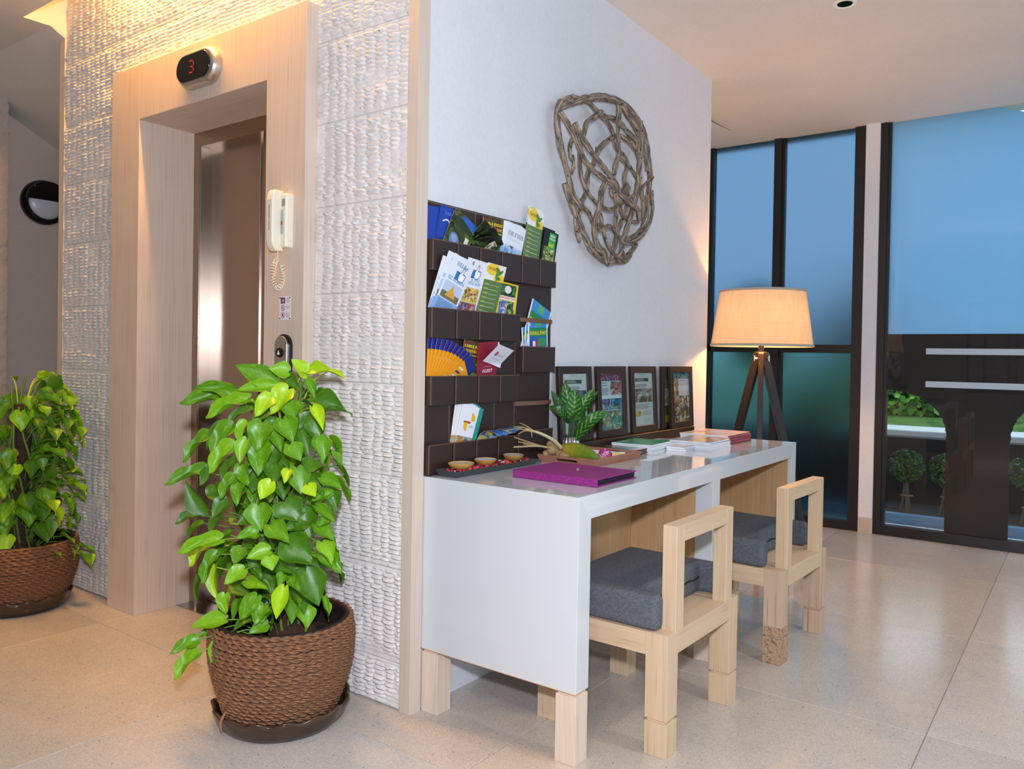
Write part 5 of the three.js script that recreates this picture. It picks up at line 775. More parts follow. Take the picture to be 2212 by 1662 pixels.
{ // vase of striped leaves
  const vx = 0.785, vz = 0.096, v = thing('glass_vase', 'clear glass vase on fluted silver foot holding pointed striped leaves, behind the papaya', 'vase', [vx, T0 + 0.0065, vz]);
  const gl = std(0xffffff, 0.04, { transmission: 1, thickness: 0.01, ior: 1.45, attenuationColor: new THREE.Color(0.9, 0.95, 0.94), attenuationDistance: 0.2 });
  const out = [[0.0005, 0.03], [0.026, 0.03], [0.028, 0.034], [0.027, 0.06], [0.03, 0.1], [0.038, 0.160], [0.0365, 0.161], [0.028, 0.1], [0.0245, 0.06], [0.02, 0.044], [0.0005, 0.042]].map(([a, b]) => new THREE.Vector2(a, b));
  own('glass', new THREE.LatheGeometry(out, 40), gl, v);
  const pr = [[0.001, 0], [0.042, 0], [0.044, 0.006], [0.041, 0.03], [0.034, 0.062], [0.030, 0.076], [0.0285, 0.076], [0.030, 0.05], [0.030, 0.02], [0.001, 0.016]].map(([a, b]) => new THREE.Vector2(a, b)), cg = new THREE.LatheGeometry(pr, 96), p = cg.attributes.position;
  for (let i = 0; i < p.count; i++) { const a = Math.atan2(p.getZ(i), p.getX(i)), k = 1 + 0.045 * Math.cos(a * 16); p.setX(i, p.getX(i) * k); p.setZ(i, p.getZ(i) * k); } cg.computeVertexNormals();
  own('foot', cg, std(0xc9c6c0, 0.16, { metalness: 1, side: THREE.DoubleSide }), v, 'fluted silver foot');
  const leafTex = tex(128, 256, (u, w) => { const s = Math.abs(u - 0.5) * 2, str = Math.sin((w * 46 - s * 9)) * noise2(u * 18, w * 30, 3, 18, 30), e = s > 0.8 ? 0 : clamp(str * 1.7); const k = 0.8 + 0.3 * noise2(u * 20, w * 20, 1, 20, 20); return [mix(30, 130, e) * k, mix(92, 176, e) * k, mix(22, 70, e) * k]; }, [1, 1]);
  const lm = std(0xffffff, 0.4, { map: leafTex, side: THREE.DoubleSide }), dm = std(0xb9c8b0, 0.4, { map: leafTex, side: THREE.DoubleSide });
  const blade = (len, wid, bend) => { const nu = 6, nv = 16, pos = [], uv = [], idx = []; for (let j = 0; j <= nv; j++) for (let i = 0; i <= nu; i++) { const t = j / nv, s = i / nu * 2 - 1, w = wid * 0.5 * Math.pow(Math.sin(Math.PI * Math.pow(t * 0.97 + 0.03, 0.85)), 0.8); pos.push(s * w, t * len + bend * len * Math.sin(t * Math.PI) * 0.5, Math.abs(s) * w * 0.45 + bend * len * Math.sin(t * Math.PI)); uv.push(i / nu, t); } for (let j = 0; j < nv; j++) for (let i = 0; i < nu; i++) { const a = j * (nu + 1) + i; idx.push(a, a + 1, a + nu + 1, a + 1, a + nu + 2, a + nu + 1); } const g = new THREE.BufferGeometry(); g.setAttribute('position', new THREE.Float32BufferAttribute(pos, 3)); g.setAttribute('uv', new THREE.Float32BufferAttribute(uv, 2)); g.setIndex(idx); g.computeVertexNormals(); return g; };
  const side = V(0.59, 0, 0.807), out3 = V(-0.807, 0, 0.59);
  const leaf = (s0, y0, o0, s1, y1, o1, wid, bend, mat = lm, face = 0.9) => {          // sideways, up, outward of base and tip
    const B = side.clone().multiplyScalar(s0).addScaledVector(out3, o0).add(V(0, y0, 0)), Tp = side.clone().multiplyScalar(s1).addScaledVector(out3, o1).add(V(0, y1, 0)), up = Tp.clone().sub(B), L = up.length(); up.normalize();
    const n0 = out3.clone().multiplyScalar(face).add(V(0, 0.55, 0)), f = n0.addScaledVector(up, -n0.dot(up)).normalize(), sd = up.clone().cross(f), m = own('leaf', blade(L, wid, bend), mat, v);
    m.quaternion.setFromRotationMatrix(new THREE.Matrix4().makeBasis(sd, up, f)); m.position.copy(B);
  };
  leaf(0.0, 0.13, -0.012, -0.026, 0.290, -0.02, 0.062, 0.03); leaf(0.006, 0.13, 0.012, 0.014, 0.264, 0.02, 0.07, 0.04); leaf(0.012, 0.14, 0, 0.090, 0.268, 0.0, 0.050, 0.03); leaf(0.012, 0.14, -0.02, 0.112, 0.258, -0.03, 0.024, 0.03, dm);
  leaf(-0.008, 0.13, 0, -0.080, 0.258, 0.01, 0.036, 0.0, dm); leaf(-0.008, 0.13, 0.012, -0.088, 0.196, 0.03, 0.04, 0.22, dm); leaf(0.012, 0.06, 0.01, 0.142, 0.180, 0.03, 0.05, 0.26); leaf(0.0, 0.14, 0.02, 0.034, 0.150, 0.06, 0.04, 0.12); leaf(0.01, 0.05, 0.012, 0.05, 0.2, 0.02, 0.05, 0.04, dm);
  own('stem', [limb([V(0.004, 0.046, 0), V(0.0, 0.09, 0.004), V(0.004, 0.15, 0)], (t) => mix(0.007, 0.009, t), 16, 8, 0.2), limb([V(-0.006, 0.046, -0.004), V(-0.008, 0.09, 0), V(0.002, 0.14, -0.004)], () => 0.005, 16, 8, 0.2)], std(0x4f7a34, 0.5), v);
}
// stacks of magazines: every copy is its own thing
const cover = {
  green: (x, w, h) => { x.fillStyle = '#22b083'; x.fillRect(0, 0, w, h); for (let i = 0; i < 14; i++) { x.strokeStyle = i % 2 ? '#1c9c74' : '#34be92'; x.lineWidth = 6 + 10 * hash(i, 1, 1); x.beginPath(); x.moveTo(0, h * (0.2 + i * 0.06)); x.quadraticCurveTo(w * 0.5, h * (0.05 + i * 0.07), w, h * (0.3 + i * 0.05)); x.stroke(); } txt(x, 'PHUKET', w * 0.3, h * 0.16, 40, '#cfeee0', { max: w * 0.5 }); },
  dusk: (x, w, h) => { blobs(x, 0, 0, w, h * 0.55, ['#2a241e', '#c98a48', '#3a2a20', '#8a5a34'], 81, 60, 0.2); x.fillStyle = '#2a6aa8'; x.fillRect(0, h * 0.55, w, h * 0.2); x.fillStyle = '#3aa0a0'; x.fillRect(w * 0.4, h * 0.6, w * 0.6, h * 0.2); x.fillStyle = '#dcdcd8'; x.fillRect(0, h * 0.8, w, h * 0.2); },
  map: (x, w, h) => { x.fillStyle = '#eaeaea'; x.fillRect(0, 0, w, h); x.fillStyle = '#1c1c1c'; for (let i = 0; i < 9; i++) { x.beginPath(); x.ellipse(w * (0.08 + i * 0.11), h * 0.8, w * 0.04, h * 0.1, 0.4, 0, 7); x.fill(); } for (let i = 0; i < 4; i++) x.fillRect(w * 0.1, h * (0.15 + i * 0.13), w * (0.6 + 0.2 * hash(i, 1, 3)), 8); },
  boat: (x, w, h) => { blobs(x, 0, 0, w, h, ['#8fb0d0', '#c9824a', '#e0b888', '#6a8a4a', '#5a7a9c', '#d0c8c0'], 83, 60, 0.24); x.fillStyle = '#8a9a3a'; x.beginPath(); x.ellipse(w * 0.4, h * 0.5, w * 0.3, h * 0.12, -0.3, 0, 7); x.fill(); x.strokeStyle = '#b5743a'; x.lineWidth = 22; x.beginPath(); x.moveTo(0, h * 0.8); x.quadraticCurveTo(w * 0.5, h * 0.9, w, h * 0.3); x.stroke(); },
  peach: (x, w, h) => { x.fillStyle = '#e8d0be'; x.fillRect(0, 0, w, h); blobs(x, w * 0.1, h * 0.3, w * 0.8, h * 0.6, ['#e8d0be', '#e0bca4', '#f0dccc', '#d8a890'], 85, 30, 0.3); txt(x, 'M', w * 0.4, h * 0.3, 90, '#7a3a44', { f: 'serif', w: 'italic bold' }); txt(x, 'SEA', w * 0.62, h * 0.28, 46, '#7a3a44', { f: 'serif', w: 'italic bold' }); },
  blue: (x, w, h) => { blobs(x, 0, 0, w, h, ['#9ab8d8', '#d8c860', '#6a90c0', '#e0e4ea'], 87, 40, 0.3); },
};
const COV = {}; const covMat = (k) => COV[k] ??= std(0xffffff, 0.3, { map: textTex(256, 256, cover[k]), clearcoat: 0.3, clearcoatRoughness: 0.1 });
function magazine(label, group, k, x, y, z, w, d, h, turn, spine, o = {}) {
  const g = new THREE.BoxGeometry(w, h, d, 10, 1, 10).translate(0, h / 2, 0), p = g.attributes.position;
  for (let i = 0; i < p.count; i++) { const sx = p.getX(i) / w + 0.5, sz = p.getZ(i) / d + 0.5; p.setY(i, p.getY(i) + (o.curl ?? 0) * sx * sx + (o.lift ?? 0) * sz * sz); }
  g.computeVertexNormals();
  const e = edge(0xf0f1f4), s = spine ?? e, m = new THREE.Group(); m.name = numbered('magazine'); m.position.set(x, y, z); m.rotation.y = turn; m.userData = { label, category: 'magazine' }; if (group) m.userData.group = group; scene.add(m);
  own('pages', new THREE.BoxGeometry(w - 0.002, h * 0.62, d - 0.002, 1, 1, 1).translate(0, h * 0.46, 0), std(0xe9ebf0, 0.7), m, 'white page edges');
  own('cover', g, [e, e, covMat(k), e, s, e], m);
  return m;
}
reseed(77);
for (let k = 0; k < 6; k++) magazine(k === 5 ? 'magazine with blue and orange dusk cover, top of the stack left of the green one' : 'dark magazine below the dusk cover one in the left stack', k === 5 ? null : 'dark magazines in the left stack', 'dusk', 1.035 + rr(-0.004, 0.004), T0 + 0.0002 + k * 0.0036, 0.164 + rr(-0.003, 0.003), 0.2, 0.18, 0.0033, 0.03 + rr(-0.02, 0.02), std(0x4a3a34, 0.5));
for (let k = 0; k < 7; k++) magazine(k === 6 ? 'green covered magazine on top of its stack in front of the second frame' : 'magazine with white edges under the green covered one', k === 6 ? null : 'magazines under the green one', 'green', 1.262 + rr(-0.004, 0.004), T0 + 0.0002 + k * 0.0047, 0.166 + rr(-0.003, 0.003), 0.235, 0.18, 0.0044, 0.06 + rr(-0.015, 0.015));
magazine('pale blue booklet lying behind the folded maps', null, 'blue', 1.565, T0 + 0.0002, 0.105, 0.17, 0.08, 0.012, 0.1, edge(0xdfe6ee));
for (let k = 0; k < 2; k++) magazine(k ? 'black and white folded map, upper of two by the green magazines' : 'black and white folded map, lower of two by the green magazines', null, 'map', 1.362 + k * 0.006, T0 + 0.0002 + k * 0.0085, 0.300, 0.13, 0.085, 0.008, 0.12 - k * 0.1, std(0xcfd6da, 0.5));
for (let k = 0; k < 6; k++) magazine(k === 5 ? 'magazine with boat cover, top of the low middle stack' : 'white-edged magazine below the boat cover one', k === 5 ? null : 'magazines under the boat cover one', 'boat', 1.535 + rr(-0.006, 0.006), T0 + 0.0002 + k * 0.0056, 0.318 + rr(-0.003, 0.003), 0.215, 0.19, 0.0048, -0.03 + rr(-0.02, 0.02), null, k === 5 ? { curl: 0.006 } : {});
for (let k = 0; k < 10; k++) magazine(k === 9 ? 'magazine with peach cover and title, top of the tall right stack' : 'magazine with dark red spine in the tall right stack', k === 9 ? null : 'red-spined magazines in the right stack', 'peach', 1.838 + rr(-0.004, 0.004), T0 + 0.0002 + k * 0.0041, 0.268 + rr(-0.003, 0.003), 0.285, 0.24, 0.0038, -0.02 + rr(-0.015, 0.015), std([0x8a2c44, 0x7a2438, 0xa8506a][k % 3], 0.45), k === 9 ? { curl: 0.003 } : {});

// ---------------------------------------------------------------- potted climbing plants
{
  const ropeTex = tex(128, 256, (u, v) => { const k = 0.7 + 0.5 * (noise2(u * 16, v * 6, 1, 16, 6) - 0.3) + 0.3 * (noise2(u * 40, v * 4, 2, 40, 4) - 0.5); return [168 * k, 116 * k, 78 * k]; }, [0.02, 0.06]);
  const rope = std(0xffffff, 0.75, { map: ropeTex, bumpMap: ropeTex, bumpScale: 0.001 }), liner = std(0x2a1812, 0.8);
  const P = thing('potted_pothos', 'tall bright green climbing plant in a brown woven pot in front of the lift', 'plant', [-0.25, 0, -0.315]);
  const rad = (t) => 0.172 + 0.05 * Math.pow(Math.sin(Math.min(1, t * 1.02) * Math.PI * 0.62), 1.0) - 0.006 * Math.pow(t, 6), Y0 = 0.04, Y1 = 0.325;
  const prof = []; for (let k = 0; k <= 16; k++) prof.push(new THREE.Vector2(rad(k / 16) - 0.009, mix(Y0, Y1, k / 16)));
  const inner = prof.map((q) => new THREE.Vector2(q.x - 0.012, q.y)).reverse();
  const basket = own('basket', new THREE.LatheGeometry([new THREE.Vector2(0.001, Y0), ...prof, ...inner, new THREE.Vector2(0.001, Y0 + 0.01)], 64), liner, P, 'woven brown rope basket');
  const rows = 22;
  for (let r = 0; r < rows; r++) {
    const t = (r + 0.5) / rows, R = rad(t) - 0.002, y = mix(Y0, Y1, t), N = 43, seg = 43 * 8, gs = [], edgeRow = r === rows - 1;
    for (let s = 0; s < 2; s++) {
      const pos = [], uv = [], idx = [], sides = 5;
      for (let i = 0; i <= seg; i++) {
        const a = i / seg * Math.PI * 2, ph = a * N / 2 + s * Math.PI + r * 1.3, o = 0.0036, wob = (noise2(Math.cos(a) * 3 + 9, Math.sin(a) * 3 + r * 2, 6) - 0.5) * 0.004, cr = R + Math.cos(ph) * o + wob * 0.6, cy = y + Math.sin(ph) * o + wob + (hash(r, 1, 2) - 0.5) * 0.002;
        for (let j = 0; j <= sides; j++) { const b = j / sides * 6.2832, k = 0.0052 * (0.9 + 0.3 * (hash(Math.floor(i / 8), r, s) - 0.5)); pos.push((cr + Math.cos(b) * k) * Math.cos(a), cy + Math.sin(b) * k * 1.12, (cr + Math.cos(b) * k) * Math.sin(a)); uv.push(j / sides * 0.03, a * R); }
      }
      for (let i = 0; i < seg; i++) for (let j = 0; j < sides; j++) { const q = i * (sides + 1) + j; idx.push(q, q + 1, q + sides + 1, q + 1, q + sides + 2, q + sides + 1); }
      const g = new THREE.BufferGeometry(); g.setAttribute('position', new THREE.Float32BufferAttribute(pos, 3)); g.setAttribute('uv', new THREE.Float32BufferAttribute(uv, 2)); g.setIndex(idx); g.computeVertexNormals(); gs.push(g);
    }
    own('rope_coil', gs, rope, basket);
  }
  own('soil', new THREE.CylinderGeometry(0.185, 0.17, 0.02, 40).translate(0, 0.235, 0), std(0x22140e, 0.95), P);
  own('root_ball', (() => { const g = new THREE.SphereGeometry(0.075, 24, 16).scale(1, 0.8, 1), p = g.attributes.position; for (let i = 0; i < p.count; i++) { const k = 1 + 0.2 * (noise2(p.getX(i) * 40, p.getY(i) * 40 + p.getZ(i) * 30, 3) - 0.5); p.setXYZ(i, p.getX(i) * k, p.getY(i) * k, p.getZ(i) * k); } g.computeVertexNormals(); return g.translate(0.02, 0.255, 0.02); })(), std(0x4a2e22, 0.95), P, 'coconut fibre root ball');
  const poleTex = tex(128, 256, (u, v) => { const k = 0.5 + noise2(u * 60, v * 30, 1, 60, 30); return [62 * k, 42 * k, 30 * k]; }, [0.1, 0.2]);
  own('moss_pole', limb([V(0, 0.24, 0), V(0.005, 0.5, 0), V(-0.004, 0.75, 0.004), V(0, 0.97, 0)], () => 0.034, 40, 14, 1), std(0xffffff, 0.95, { map: poleTex, bumpMap: poleTex, bumpScale: 0.004 }), P, 'brown fibre pole');
  for (let k = 0; k < 6; k++) { const pts = []; for (let i = 0; i <= 10; i++) { const t = i / 10, a = k * 1.05 + t * 2.6, r = 0.045 + 0.015 * Math.sin(t * 9 + k); pts.push(V(Math.cos(a) * r, 0.24 + t * (0.62 + 0.05 * k), Math.sin(a) * r)); } own('vine', limb(pts, () => 0.0048, 50, 7, 0.3), std(0x5f7a2c, 0.6), P); }
  // leaves: base, tip (mm from the pot's centre), width, tone
  const data = [
-90,1056,53,-171,1118,-22,62,1,
-106,1052,74,-186,1043,4,39,2,
-108,1013,-131,-192,1055,-195,52,1,
-108,1006,-131,-228,1006,-223,58,1,
-141,1010,0,-233,964,-84,48,2,
-73,1095,102,-124,1106,78,48,2,
-30,1086,135,-68,1136,119,46,3,
-26,1097,131,-9,1106,232,41,3,
70,1095,113,78,1080,195,25,3,
-56,1084,61,-43,1038,119,37,0,
-92,1043,129,-148,979,114,62,3,
-138,1021,108,-193,972,107,50,3,
-21,1001,139,41,984,258,58,0,
-62,992,203,-67,934,260,35,3,
-22,1074,129,-23,1014,168,29,1,
-120,976,-30,-172,941,-66,39,0,
-103,974,55,-169,936,40,35,0,
-87,1004,121,-95,948,156,48,1,
-177,945,49,-218,896,54,39,2,
-150,945,85,-188,869,106,64,1,
-90,945,71,-133,904,64,46,0,
-111,955,129,-112,895,179,62,1,
-16,970,131,-55,924,124,43,0,
-22,954,156,-23,884,188,54,0,
-114,928,96,-126,865,141,41,1,
-123,925,-152,-177,854,-167,46,0,
-158,925,-49,-221,841,-87,62,1,
-149,887,-186,-216,815,-238,56,1,
-194,875,10,-255,802,-33,58,2,
-190,897,68,-220,832,71,43,2,
-151,886,91,-187,798,109,64,1,
-96,876,87,-131,804,98,54,0,
-129,886,189,-124,846,230,50,1,
-40,918,124,-43,846,163,46,0,
-50,906,222,-67,838,261,50,1,
-152,822,-40,-198,774,-56,54,0,
-169,818,24,-184,762,58,48,1,
-117,794,35,-157,738,47,70,0,
-112,820,108,-152,777,132,62,0,
-169,821,233,-206,797,261,29,3,
-87,812,167,-97,743,199,62,1,
-45,833,187,-81,804,207,54,0,
-154,770,-193,-256,760,-254,50,1,
-166,810,-100,-230,756,-115,50,0,
-177,778,-2,-223,723,-24,50,1,
-149,652,-187,-210,745,-232,62,0,
-178,764,18,-213,709,48,37,1,
-177,782,165,-208,736,154,46,3,
-97,770,228,-99,744,264,39,3,
-56,789,241,-40,765,311,41,1,
-13,737,232,-63,720,199,29,1,
-6,753,212,-12,677,255,46,0,
-166,639,-210,-222,620,-253,46,0,
-149,699,71,-160,629,96,72,1,
-93,709,120,-86,658,169,79,0,
-41,687,143,-54,590,181,68,0,
-51,701,213,-49,667,297,33,1,
-197,645,3,-211,668,41,17,3,
-174,624,98,-227,626,78,39,1,
-201,590,-45,-296,565,-120,48,2,
-146,547,-183,-204,488,-211,66,3,
-152,575,127,-210,563,100,46,2,
-139,647,117,-138,613,194,56,1,
-90,595,134,-70,535,217,87,0,
-43,644,205,-28,608,269,48,1,
-171,570,26,-202,529,25,52,1,
-160,738,-134,-181,691,-88,50,0,
-89,832,90,-87,796,126,41,0,
-50,790,181,-53,746,236,46,0,
-169,700,-52,-217,658,-66,54,0,
-169,652,-85,-216,616,-86,50,0,
-158,611,-198,-214,582,-207,46,0,
-136,662,31,-180,639,5,37,0,
-40,656,154,-107,630,136,50,0,
-78,607,273,-91,566,332,46,2,
-21,668,232,-65,652,237,33,1,
-183,537,-83,-236,461,-92,45,1,
-164,488,-118,-185,390,-90,48,3,
-190,516,61,-247,489,48,47,2,
-176,480,57,-170,473,142,33,2,
-189,573,181,-198,541,203,43,2,
-158,449,-41,-155,427,43,47,0,
-187,426,-32,-201,372,-19,43,2,
-169,439,95,-213,375,71,48,1,
-163,416,121,-203,375,130,47,1,
-133,471,174,-163,386,173,43,3,
-148,357,117,-200,347,105,39,1,
-137,350,24,-195,339,22,35,0,
-177,342,-51,-249,330,-120,50,2,
-158,289,-126,-207,272,-161,31,1,
-191,299,-22,-237,235,-48,47,2,
-253,295,-74,-323,277,-100,43,1,
-250,257,-71,-315,198,-101,58,2,
-49,500,166,-40,405,220,81,0,
-36,563,242,-28,515,300,43,1,
-54,569,247,-57,527,312,39,1,
-25,428,222,-40,395,259,16,1,
-159,447,-200,-184,366,-202,50,0,
-122,504,157,-152,485,171,31,1,
-155,404,128,-189,381,142,35,1,
-125,532,26,-134,474,63,39,0,
-118,520,70,-94,506,160,43,0,
-87,490,151,-104,464,201,35,1
  ];
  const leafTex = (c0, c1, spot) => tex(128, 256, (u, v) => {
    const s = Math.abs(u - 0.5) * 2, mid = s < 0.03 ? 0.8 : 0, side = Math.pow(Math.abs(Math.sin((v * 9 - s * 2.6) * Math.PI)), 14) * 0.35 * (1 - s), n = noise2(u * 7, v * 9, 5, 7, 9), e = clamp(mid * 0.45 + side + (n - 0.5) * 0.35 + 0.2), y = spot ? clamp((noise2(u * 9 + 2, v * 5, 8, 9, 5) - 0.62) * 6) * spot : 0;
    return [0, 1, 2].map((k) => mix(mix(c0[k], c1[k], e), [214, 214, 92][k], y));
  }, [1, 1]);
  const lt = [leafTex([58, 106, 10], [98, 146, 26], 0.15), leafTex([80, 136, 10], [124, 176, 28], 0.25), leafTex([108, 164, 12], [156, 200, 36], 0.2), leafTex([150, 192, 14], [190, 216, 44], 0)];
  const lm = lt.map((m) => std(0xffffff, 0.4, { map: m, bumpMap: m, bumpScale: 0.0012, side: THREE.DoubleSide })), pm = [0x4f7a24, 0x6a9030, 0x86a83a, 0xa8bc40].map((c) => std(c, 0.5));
  function leafGeo(L, W, fold, droop, wave, asym) {
    const nu = 10, nv = 14, pos = [], uv = [], idx = [];
    for (let j = 0; j <= nv; j++) for (let i = 0; i <= nu; i++) {
      const t = j / nv, s = i / nu * 2 - 1, w = t < 0.30 ? mix(0.66, 1, Math.sin(t / 0.30 * Math.PI / 2)) : Math.pow(Math.max(0, 1 - Math.pow((t - 0.30) / 0.70, 1.55)), 1.12) , hw = W * 0.5 * w * (1 + asym * s * 0.12);
      const back = 0.13 * L * Math.sin(Math.PI * Math.pow(Math.abs(s), 0.85)) * Math.pow(1 - t, 3);
      const as = Math.abs(s), y = t * L - back;
      pos.push(s * hw, y, fold * hw * as * as * (as > 0.7 ? 1.1 : 1) + wave * W * Math.sin(t * 8 + s * 2) * as * 0.12 - droop * L * t * t); uv.push(i / nu, t);
    }
    for (let j = 0; j < nv; j++) for (let i = 0; i < nu; i++) { const a = j * (nu + 1) + i; idx.push(a, a + 1, a + nu + 1, a + 1, a + nu + 2, a + nu + 1); }
    const g = new THREE.BufferGeometry(); g.setAttribute('position', new THREE.Float32BufferAttribute(pos, 3)); g.setAttribute('uv', new THREE.Float32BufferAttribute(uv, 2)); g.setIndex(idx); g.computeVertexNormals(); return g;
  }
  const shapes = [0, 1, 2, 3, 4, 5, 6, 7].map((k) => leafGeo(1, 1, 0.25 + 0.25 * hash(k, 1, 2), 0.10 + 0.16 * hash(k, 2, 2), hash(k, 3, 2), hash(k, 4, 2) - 0.5));
  let n = 0;
  function leaf(b, t, w, tone, outward) {
    const B = V(...b), T = V(...t), up = T.clone().sub(B), L = up.length(); up.normalize();
    const f = outward.clone().addScaledVector(up, -outward.dot(up)); if (f.lengthSq() < 1e-4) f.set(0.3, 1, 0.2); f.normalize();
    const s = up.clone().cross(f), m = new THREE.Mesh(shapes[n % 8], lm[tone]); m.name = 'leaf'; P.add(m);
    m.matrixAutoUpdate = true; m.quaternion.setFromRotationMatrix(new THREE.Matrix4().makeBasis(s, up, f)); m.position.copy(B); m.scale.set(w, L, L * 0.9);
    // stalk back to the pole, in the leaf's own axes
    const H = V(0, clamp(B.y - 0.07 - 0.05 * hash(n, 1, 9), 0.25, 1.0), 0), a = Math.atan2(B.z, B.x); H.x = Math.cos(a) * 0.045; H.z = Math.sin(a) * 0.045;
    const mid = B.clone().add(H).multiplyScalar(0.5).add(V(0, 0.03, 0)), q = m.quaternion.clone().invert(), loc = [H, mid, B].map((p) => { const v = p.clone().sub(B).applyQuaternion(q); return V(v.x / m.scale.x, v.y / m.scale.y, v.z / m.scale.z); });
    const k = [[0, 0, 0]]; void k;
    const tube = limb([H, mid, B], () => 0.0023, 10, 5, 0), pos = tube.attributes.position, v = V(); for (let i = 0; i < pos.count; i++) { v.fromBufferAttribute(pos, i).sub(B).applyQuaternion(q); pos.setXYZ(i, v.x / m.scale.x, v.y / m.scale.y, v.z / m.scale.z); } tube.computeVertexNormals(); void loc;
    const st = new THREE.Mesh(tube, pm[tone]); st.name = 'leaf_stalk'; m.add(st); n++;
  }
  const cam = V(-0.807, 0, 0.59);
  for (let i = 0; i < data.length; i += 8) {
    const d = data.slice(i, i + 6).map((v) => v / 1000), o = V((d[0] + d[3]) / 2, 0, (d[1 + 1] + d[5]) / 2).normalize().multiplyScalar(0.55).add(cam.clone().multiplyScalar(0.5)).add(V(0, 0.55, 0)).add(V(rr(-0.2, 0.2), rr(-0.15, 0.15), rr(-0.2, 0.2)));
    leaf(d.slice(0, 3), d.slice(3, 6), data[i + 6] / 1000 * 1.18, data[i + 7], o);
  }
  reseed(5);
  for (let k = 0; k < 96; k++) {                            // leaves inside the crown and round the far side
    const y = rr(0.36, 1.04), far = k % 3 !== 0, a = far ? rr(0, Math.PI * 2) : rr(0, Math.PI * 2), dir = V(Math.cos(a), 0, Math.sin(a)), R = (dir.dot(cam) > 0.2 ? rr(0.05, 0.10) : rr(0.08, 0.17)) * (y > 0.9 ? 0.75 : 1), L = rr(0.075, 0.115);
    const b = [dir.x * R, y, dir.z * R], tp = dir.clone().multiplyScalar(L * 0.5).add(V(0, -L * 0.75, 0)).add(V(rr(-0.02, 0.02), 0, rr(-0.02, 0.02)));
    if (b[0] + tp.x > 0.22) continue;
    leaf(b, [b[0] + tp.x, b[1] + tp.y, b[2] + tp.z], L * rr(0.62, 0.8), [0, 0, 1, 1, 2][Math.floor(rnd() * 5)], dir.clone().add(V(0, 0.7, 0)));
  }
  const left = copyOf(P, [-0.285, 0, -2.12], 2.45, 'climbing plant in a woven pot by the far end of the stone wall');
  left.scale.set(1.06, 0.93, 1.06);
  // glazed saucers
  const sp = []; [[0.001, 0.004], [0.165, 0.004], [0.178, 0.0], [0.196, 0.02], [0.206, 0.05], [0.210, 0.062], [0.203, 0.066], [0.196, 0.058], [0.184, 0.024], [0.16, 0.016], [0.001, 0.014]].forEach(([a, b]) => sp.push(new THREE.Vector2(a, b)));
  const g = new THREE.LatheGeometry(sp, 160), p = g.attributes.position;
  for (let i = 0; i < p.count; i++) { const x = p.getX(i), z = p.getZ(i), r = Math.hypot(x, z), a = Math.atan2(z, x), k = clamp((p.getY(i) - 0.03) / 0.035) * (r > 0.19 ? 1 : 0); const f = 1 + k * 0.022 * Math.sin(a * 15); p.setX(i, x * f); p.setZ(i, z * f); p.setY(i, p.getY(i) + k * 0.006 * Math.sin(a * 15 + 0.5)); }
  g.computeVertexNormals();
  const S = thing('plant_saucer', 'glossy dark brown clay saucer with wavy rim under the near plant pot', 'saucer', [-0.25, 0.0005, -0.315]);
  const glaze = tex(128, 128, (u, v) => { const k = 0.8 + 0.5 * (noise2(u * 9, v * 9, 2, 9, 9) - 0.3); return [72 * k, 54 * k, 40 * k]; }, [1, 1]);
  own('dish', g, std(0xffffff, 0.22, { map: glaze }), S);
  for (let k = 0; k < 3; k++) own('pot_foot', new THREE.CylinderGeometry(0.018, 0.02, 0.028, 14).translate(Math.cos(k * 2.1) * 0.12, 0.027, Math.sin(k * 2.1) * 0.12), std(0x2a1c16, 0.8), S);
  copyOf(S, [-0.285, 0.0005, -2.12], 0.4, 'dark brown clay saucer with wavy rim under the left plant pot');
  const tg = thing('loose_fibre', 'frayed strand of palm fibre hanging over the near saucer rim', 'fibre', [-0.43, 0.06, -0.30]);
  part('strand', limb([V(-0.385, 0.075, -0.34), V(-0.44, 0.072, -0.335), V(-0.462, 0.05, -0.325), V(-0.463, 0.03, -0.32)], (t) => 0.003 + 0.002 * Math.sin(t * 3), 20, 7, 1), std(0x9a6a4c, 0.8), tg);
}
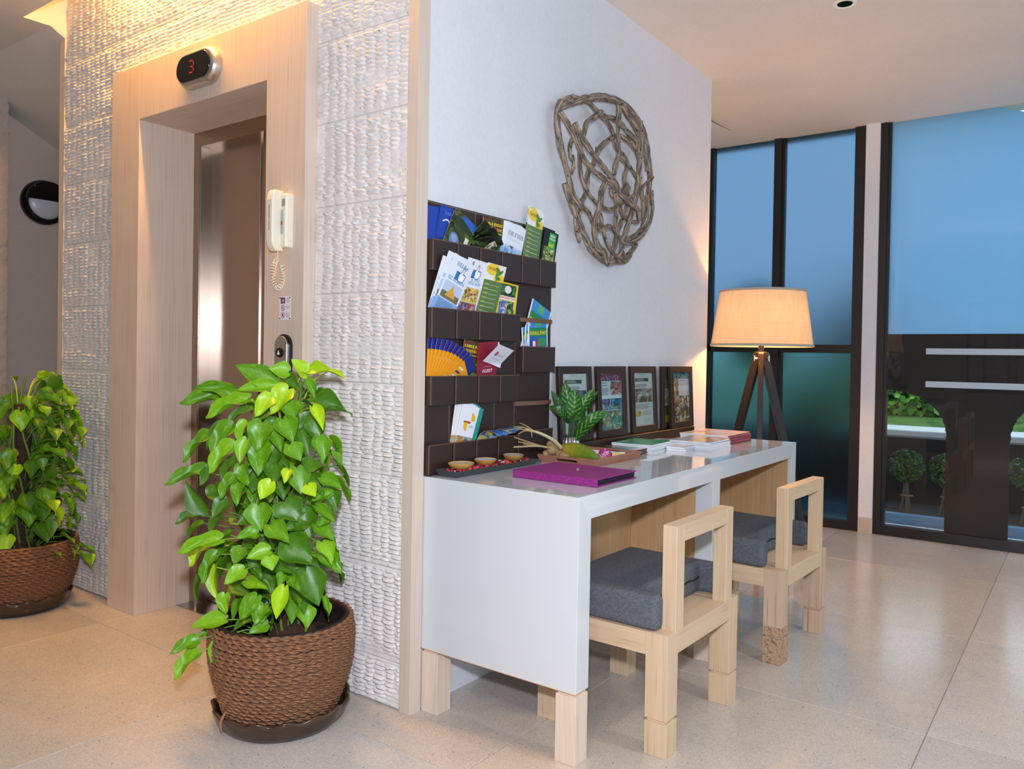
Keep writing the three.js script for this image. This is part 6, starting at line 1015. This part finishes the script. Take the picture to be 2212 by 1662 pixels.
// ---------------------------------------------------------------- plants outside
{
  const mkLeaf = new THREE.CircleGeometry(1, 5); mkLeaf.scale(0.6, 1, 1);
  function clump(name, label, cat, c, rx, ry, count, size, cols, seedn, trunk) {
    const t = thing(name, label, cat, [c[0], trunk ?? c[1] - ry, c[2]]), im = new THREE.InstancedMesh(mkLeaf, std(0xffffff, 0.55, { side: THREE.DoubleSide }), count), o = new THREE.Object3D(), cc = new THREE.Color(); reseed(seedn);
    for (let i = 0; i < count; i++) { const u = rr(-1, 1), a = rr(0, 6.283), r = Math.sqrt(1 - u * u), k = Math.pow(rnd(), 0.25) * (0.86 + 0.2 * noise2(u * 3 + 5, a * 1.5, seedn)); o.position.set(r * Math.cos(a) * rx * k, u * ry * k + c[1] - t.position.y, r * Math.sin(a) * rx * k); o.rotation.set(rr(0, 6), rr(0, 6), rr(0, 6)); o.scale.setScalar(size * rr(0.7, 1.3)); o.updateMatrix(); im.setMatrixAt(i, o.matrix); im.setColorAt(i, cc.set(cols[Math.floor(rnd() * cols.length)])); }
    im.name = 'foliage'; im.userData.kind = 'stuff'; t.add(im);
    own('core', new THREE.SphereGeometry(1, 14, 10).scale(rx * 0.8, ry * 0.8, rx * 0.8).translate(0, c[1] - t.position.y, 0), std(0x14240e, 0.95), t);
    return t;
  }
  const dark = [0x2c4a1c, 0x36581f, 0x21391a, 0x476b2a], bright = [0x6fae3a, 0x84c044, 0x569432, 0x9ccc5c, 0x3f7a2c];
  [[4.52, 0.405, 0.655, 'clipped ball topiary on bare stems outside, seen through the left arch'], [4.62, 0.385, 0.90, 'clipped ball topiary outside, cut off by the right edge of the left arch'], [4.52, 0.42, 1.40, 'clipped ball topiary outside behind the right arch']].forEach(([x, y, z, l], k) => {
    const t = clump('topiary', l, 'topiary', [x, y, z], 0.115, 0.12, 2600, 0.012, dark, 300 + k, 0.03);
    for (const [a, b] of [[-0.045, 0.02], [0.015, 0.03], [0.02, -0.04]]) own('trunk', limb([V(a, 0, b), V(a * 0.4, 0.16, b * 0.4), V(a * 0.3 + 0.01, 0.3, b * 0.2)], (q) => mix(0.011, 0.008, q), 12, 8, 0.6), std(0x6a5a44, 0.85), t);
    own('tie', new THREE.TorusGeometry(0.03, 0.004, 6, 18).rotateX(Math.PI / 2).scale(1, 1, 1.3).translate(-0.005, 0.16, 0.008), std(0x8a7a5c, 0.8), t);
  });
  clump('shrub', 'bright green shrub in the garden at the left of the arch view', 'shrub', [7.2, 0.95, 0.35], 0.75, 0.5, 6000, 0.04, bright, 311);
  clump('shrub', 'bright green shrub in the garden at the middle of the arch view', 'shrub', [8.2, 1.0, 1.1], 0.9, 0.6, 6000, 0.045, bright, 312);
  clump('shrub', 'large shrub in the garden beyond the right arch', 'shrub', [7.4, 0.9, 2.1], 0.85, 0.55, 6000, 0.04, bright, 313);
  clump('hedge', 'tall green hedge at the back of the garden', 'hedge', [10.8, 1.2, -0.6], 1.1, 1.1, 7000, 0.06, dark, 314);
  clump('hedge', 'tall hedge clump at the far right of the garden', 'hedge', [11.0, 1.3, 2.4], 1.4, 1.2, 7000, 0.06, dark, 315);
  clump('shrub', 'dark round shrub outside the frosted window behind the lamp', 'shrub', [5.3, 1.5, -0.75], 0.30, 0.36, 3000, 0.03, dark, 316, 0.55);
  clump('shrub', 'low green bush outside the lower frosted panes', 'shrub', [5.9, 0.72, -0.35], 0.45, 0.3, 3000, 0.03, bright, 317);
}
// ---------------------------------------------------------------- hand over
scene.traverse((o) => { if (o.isMesh) { o.castShadow = true; o.receiveShadow = true; } if (o.isLight && o.shadow) o.castShadow = true; });
renderer.render(scene, camera);
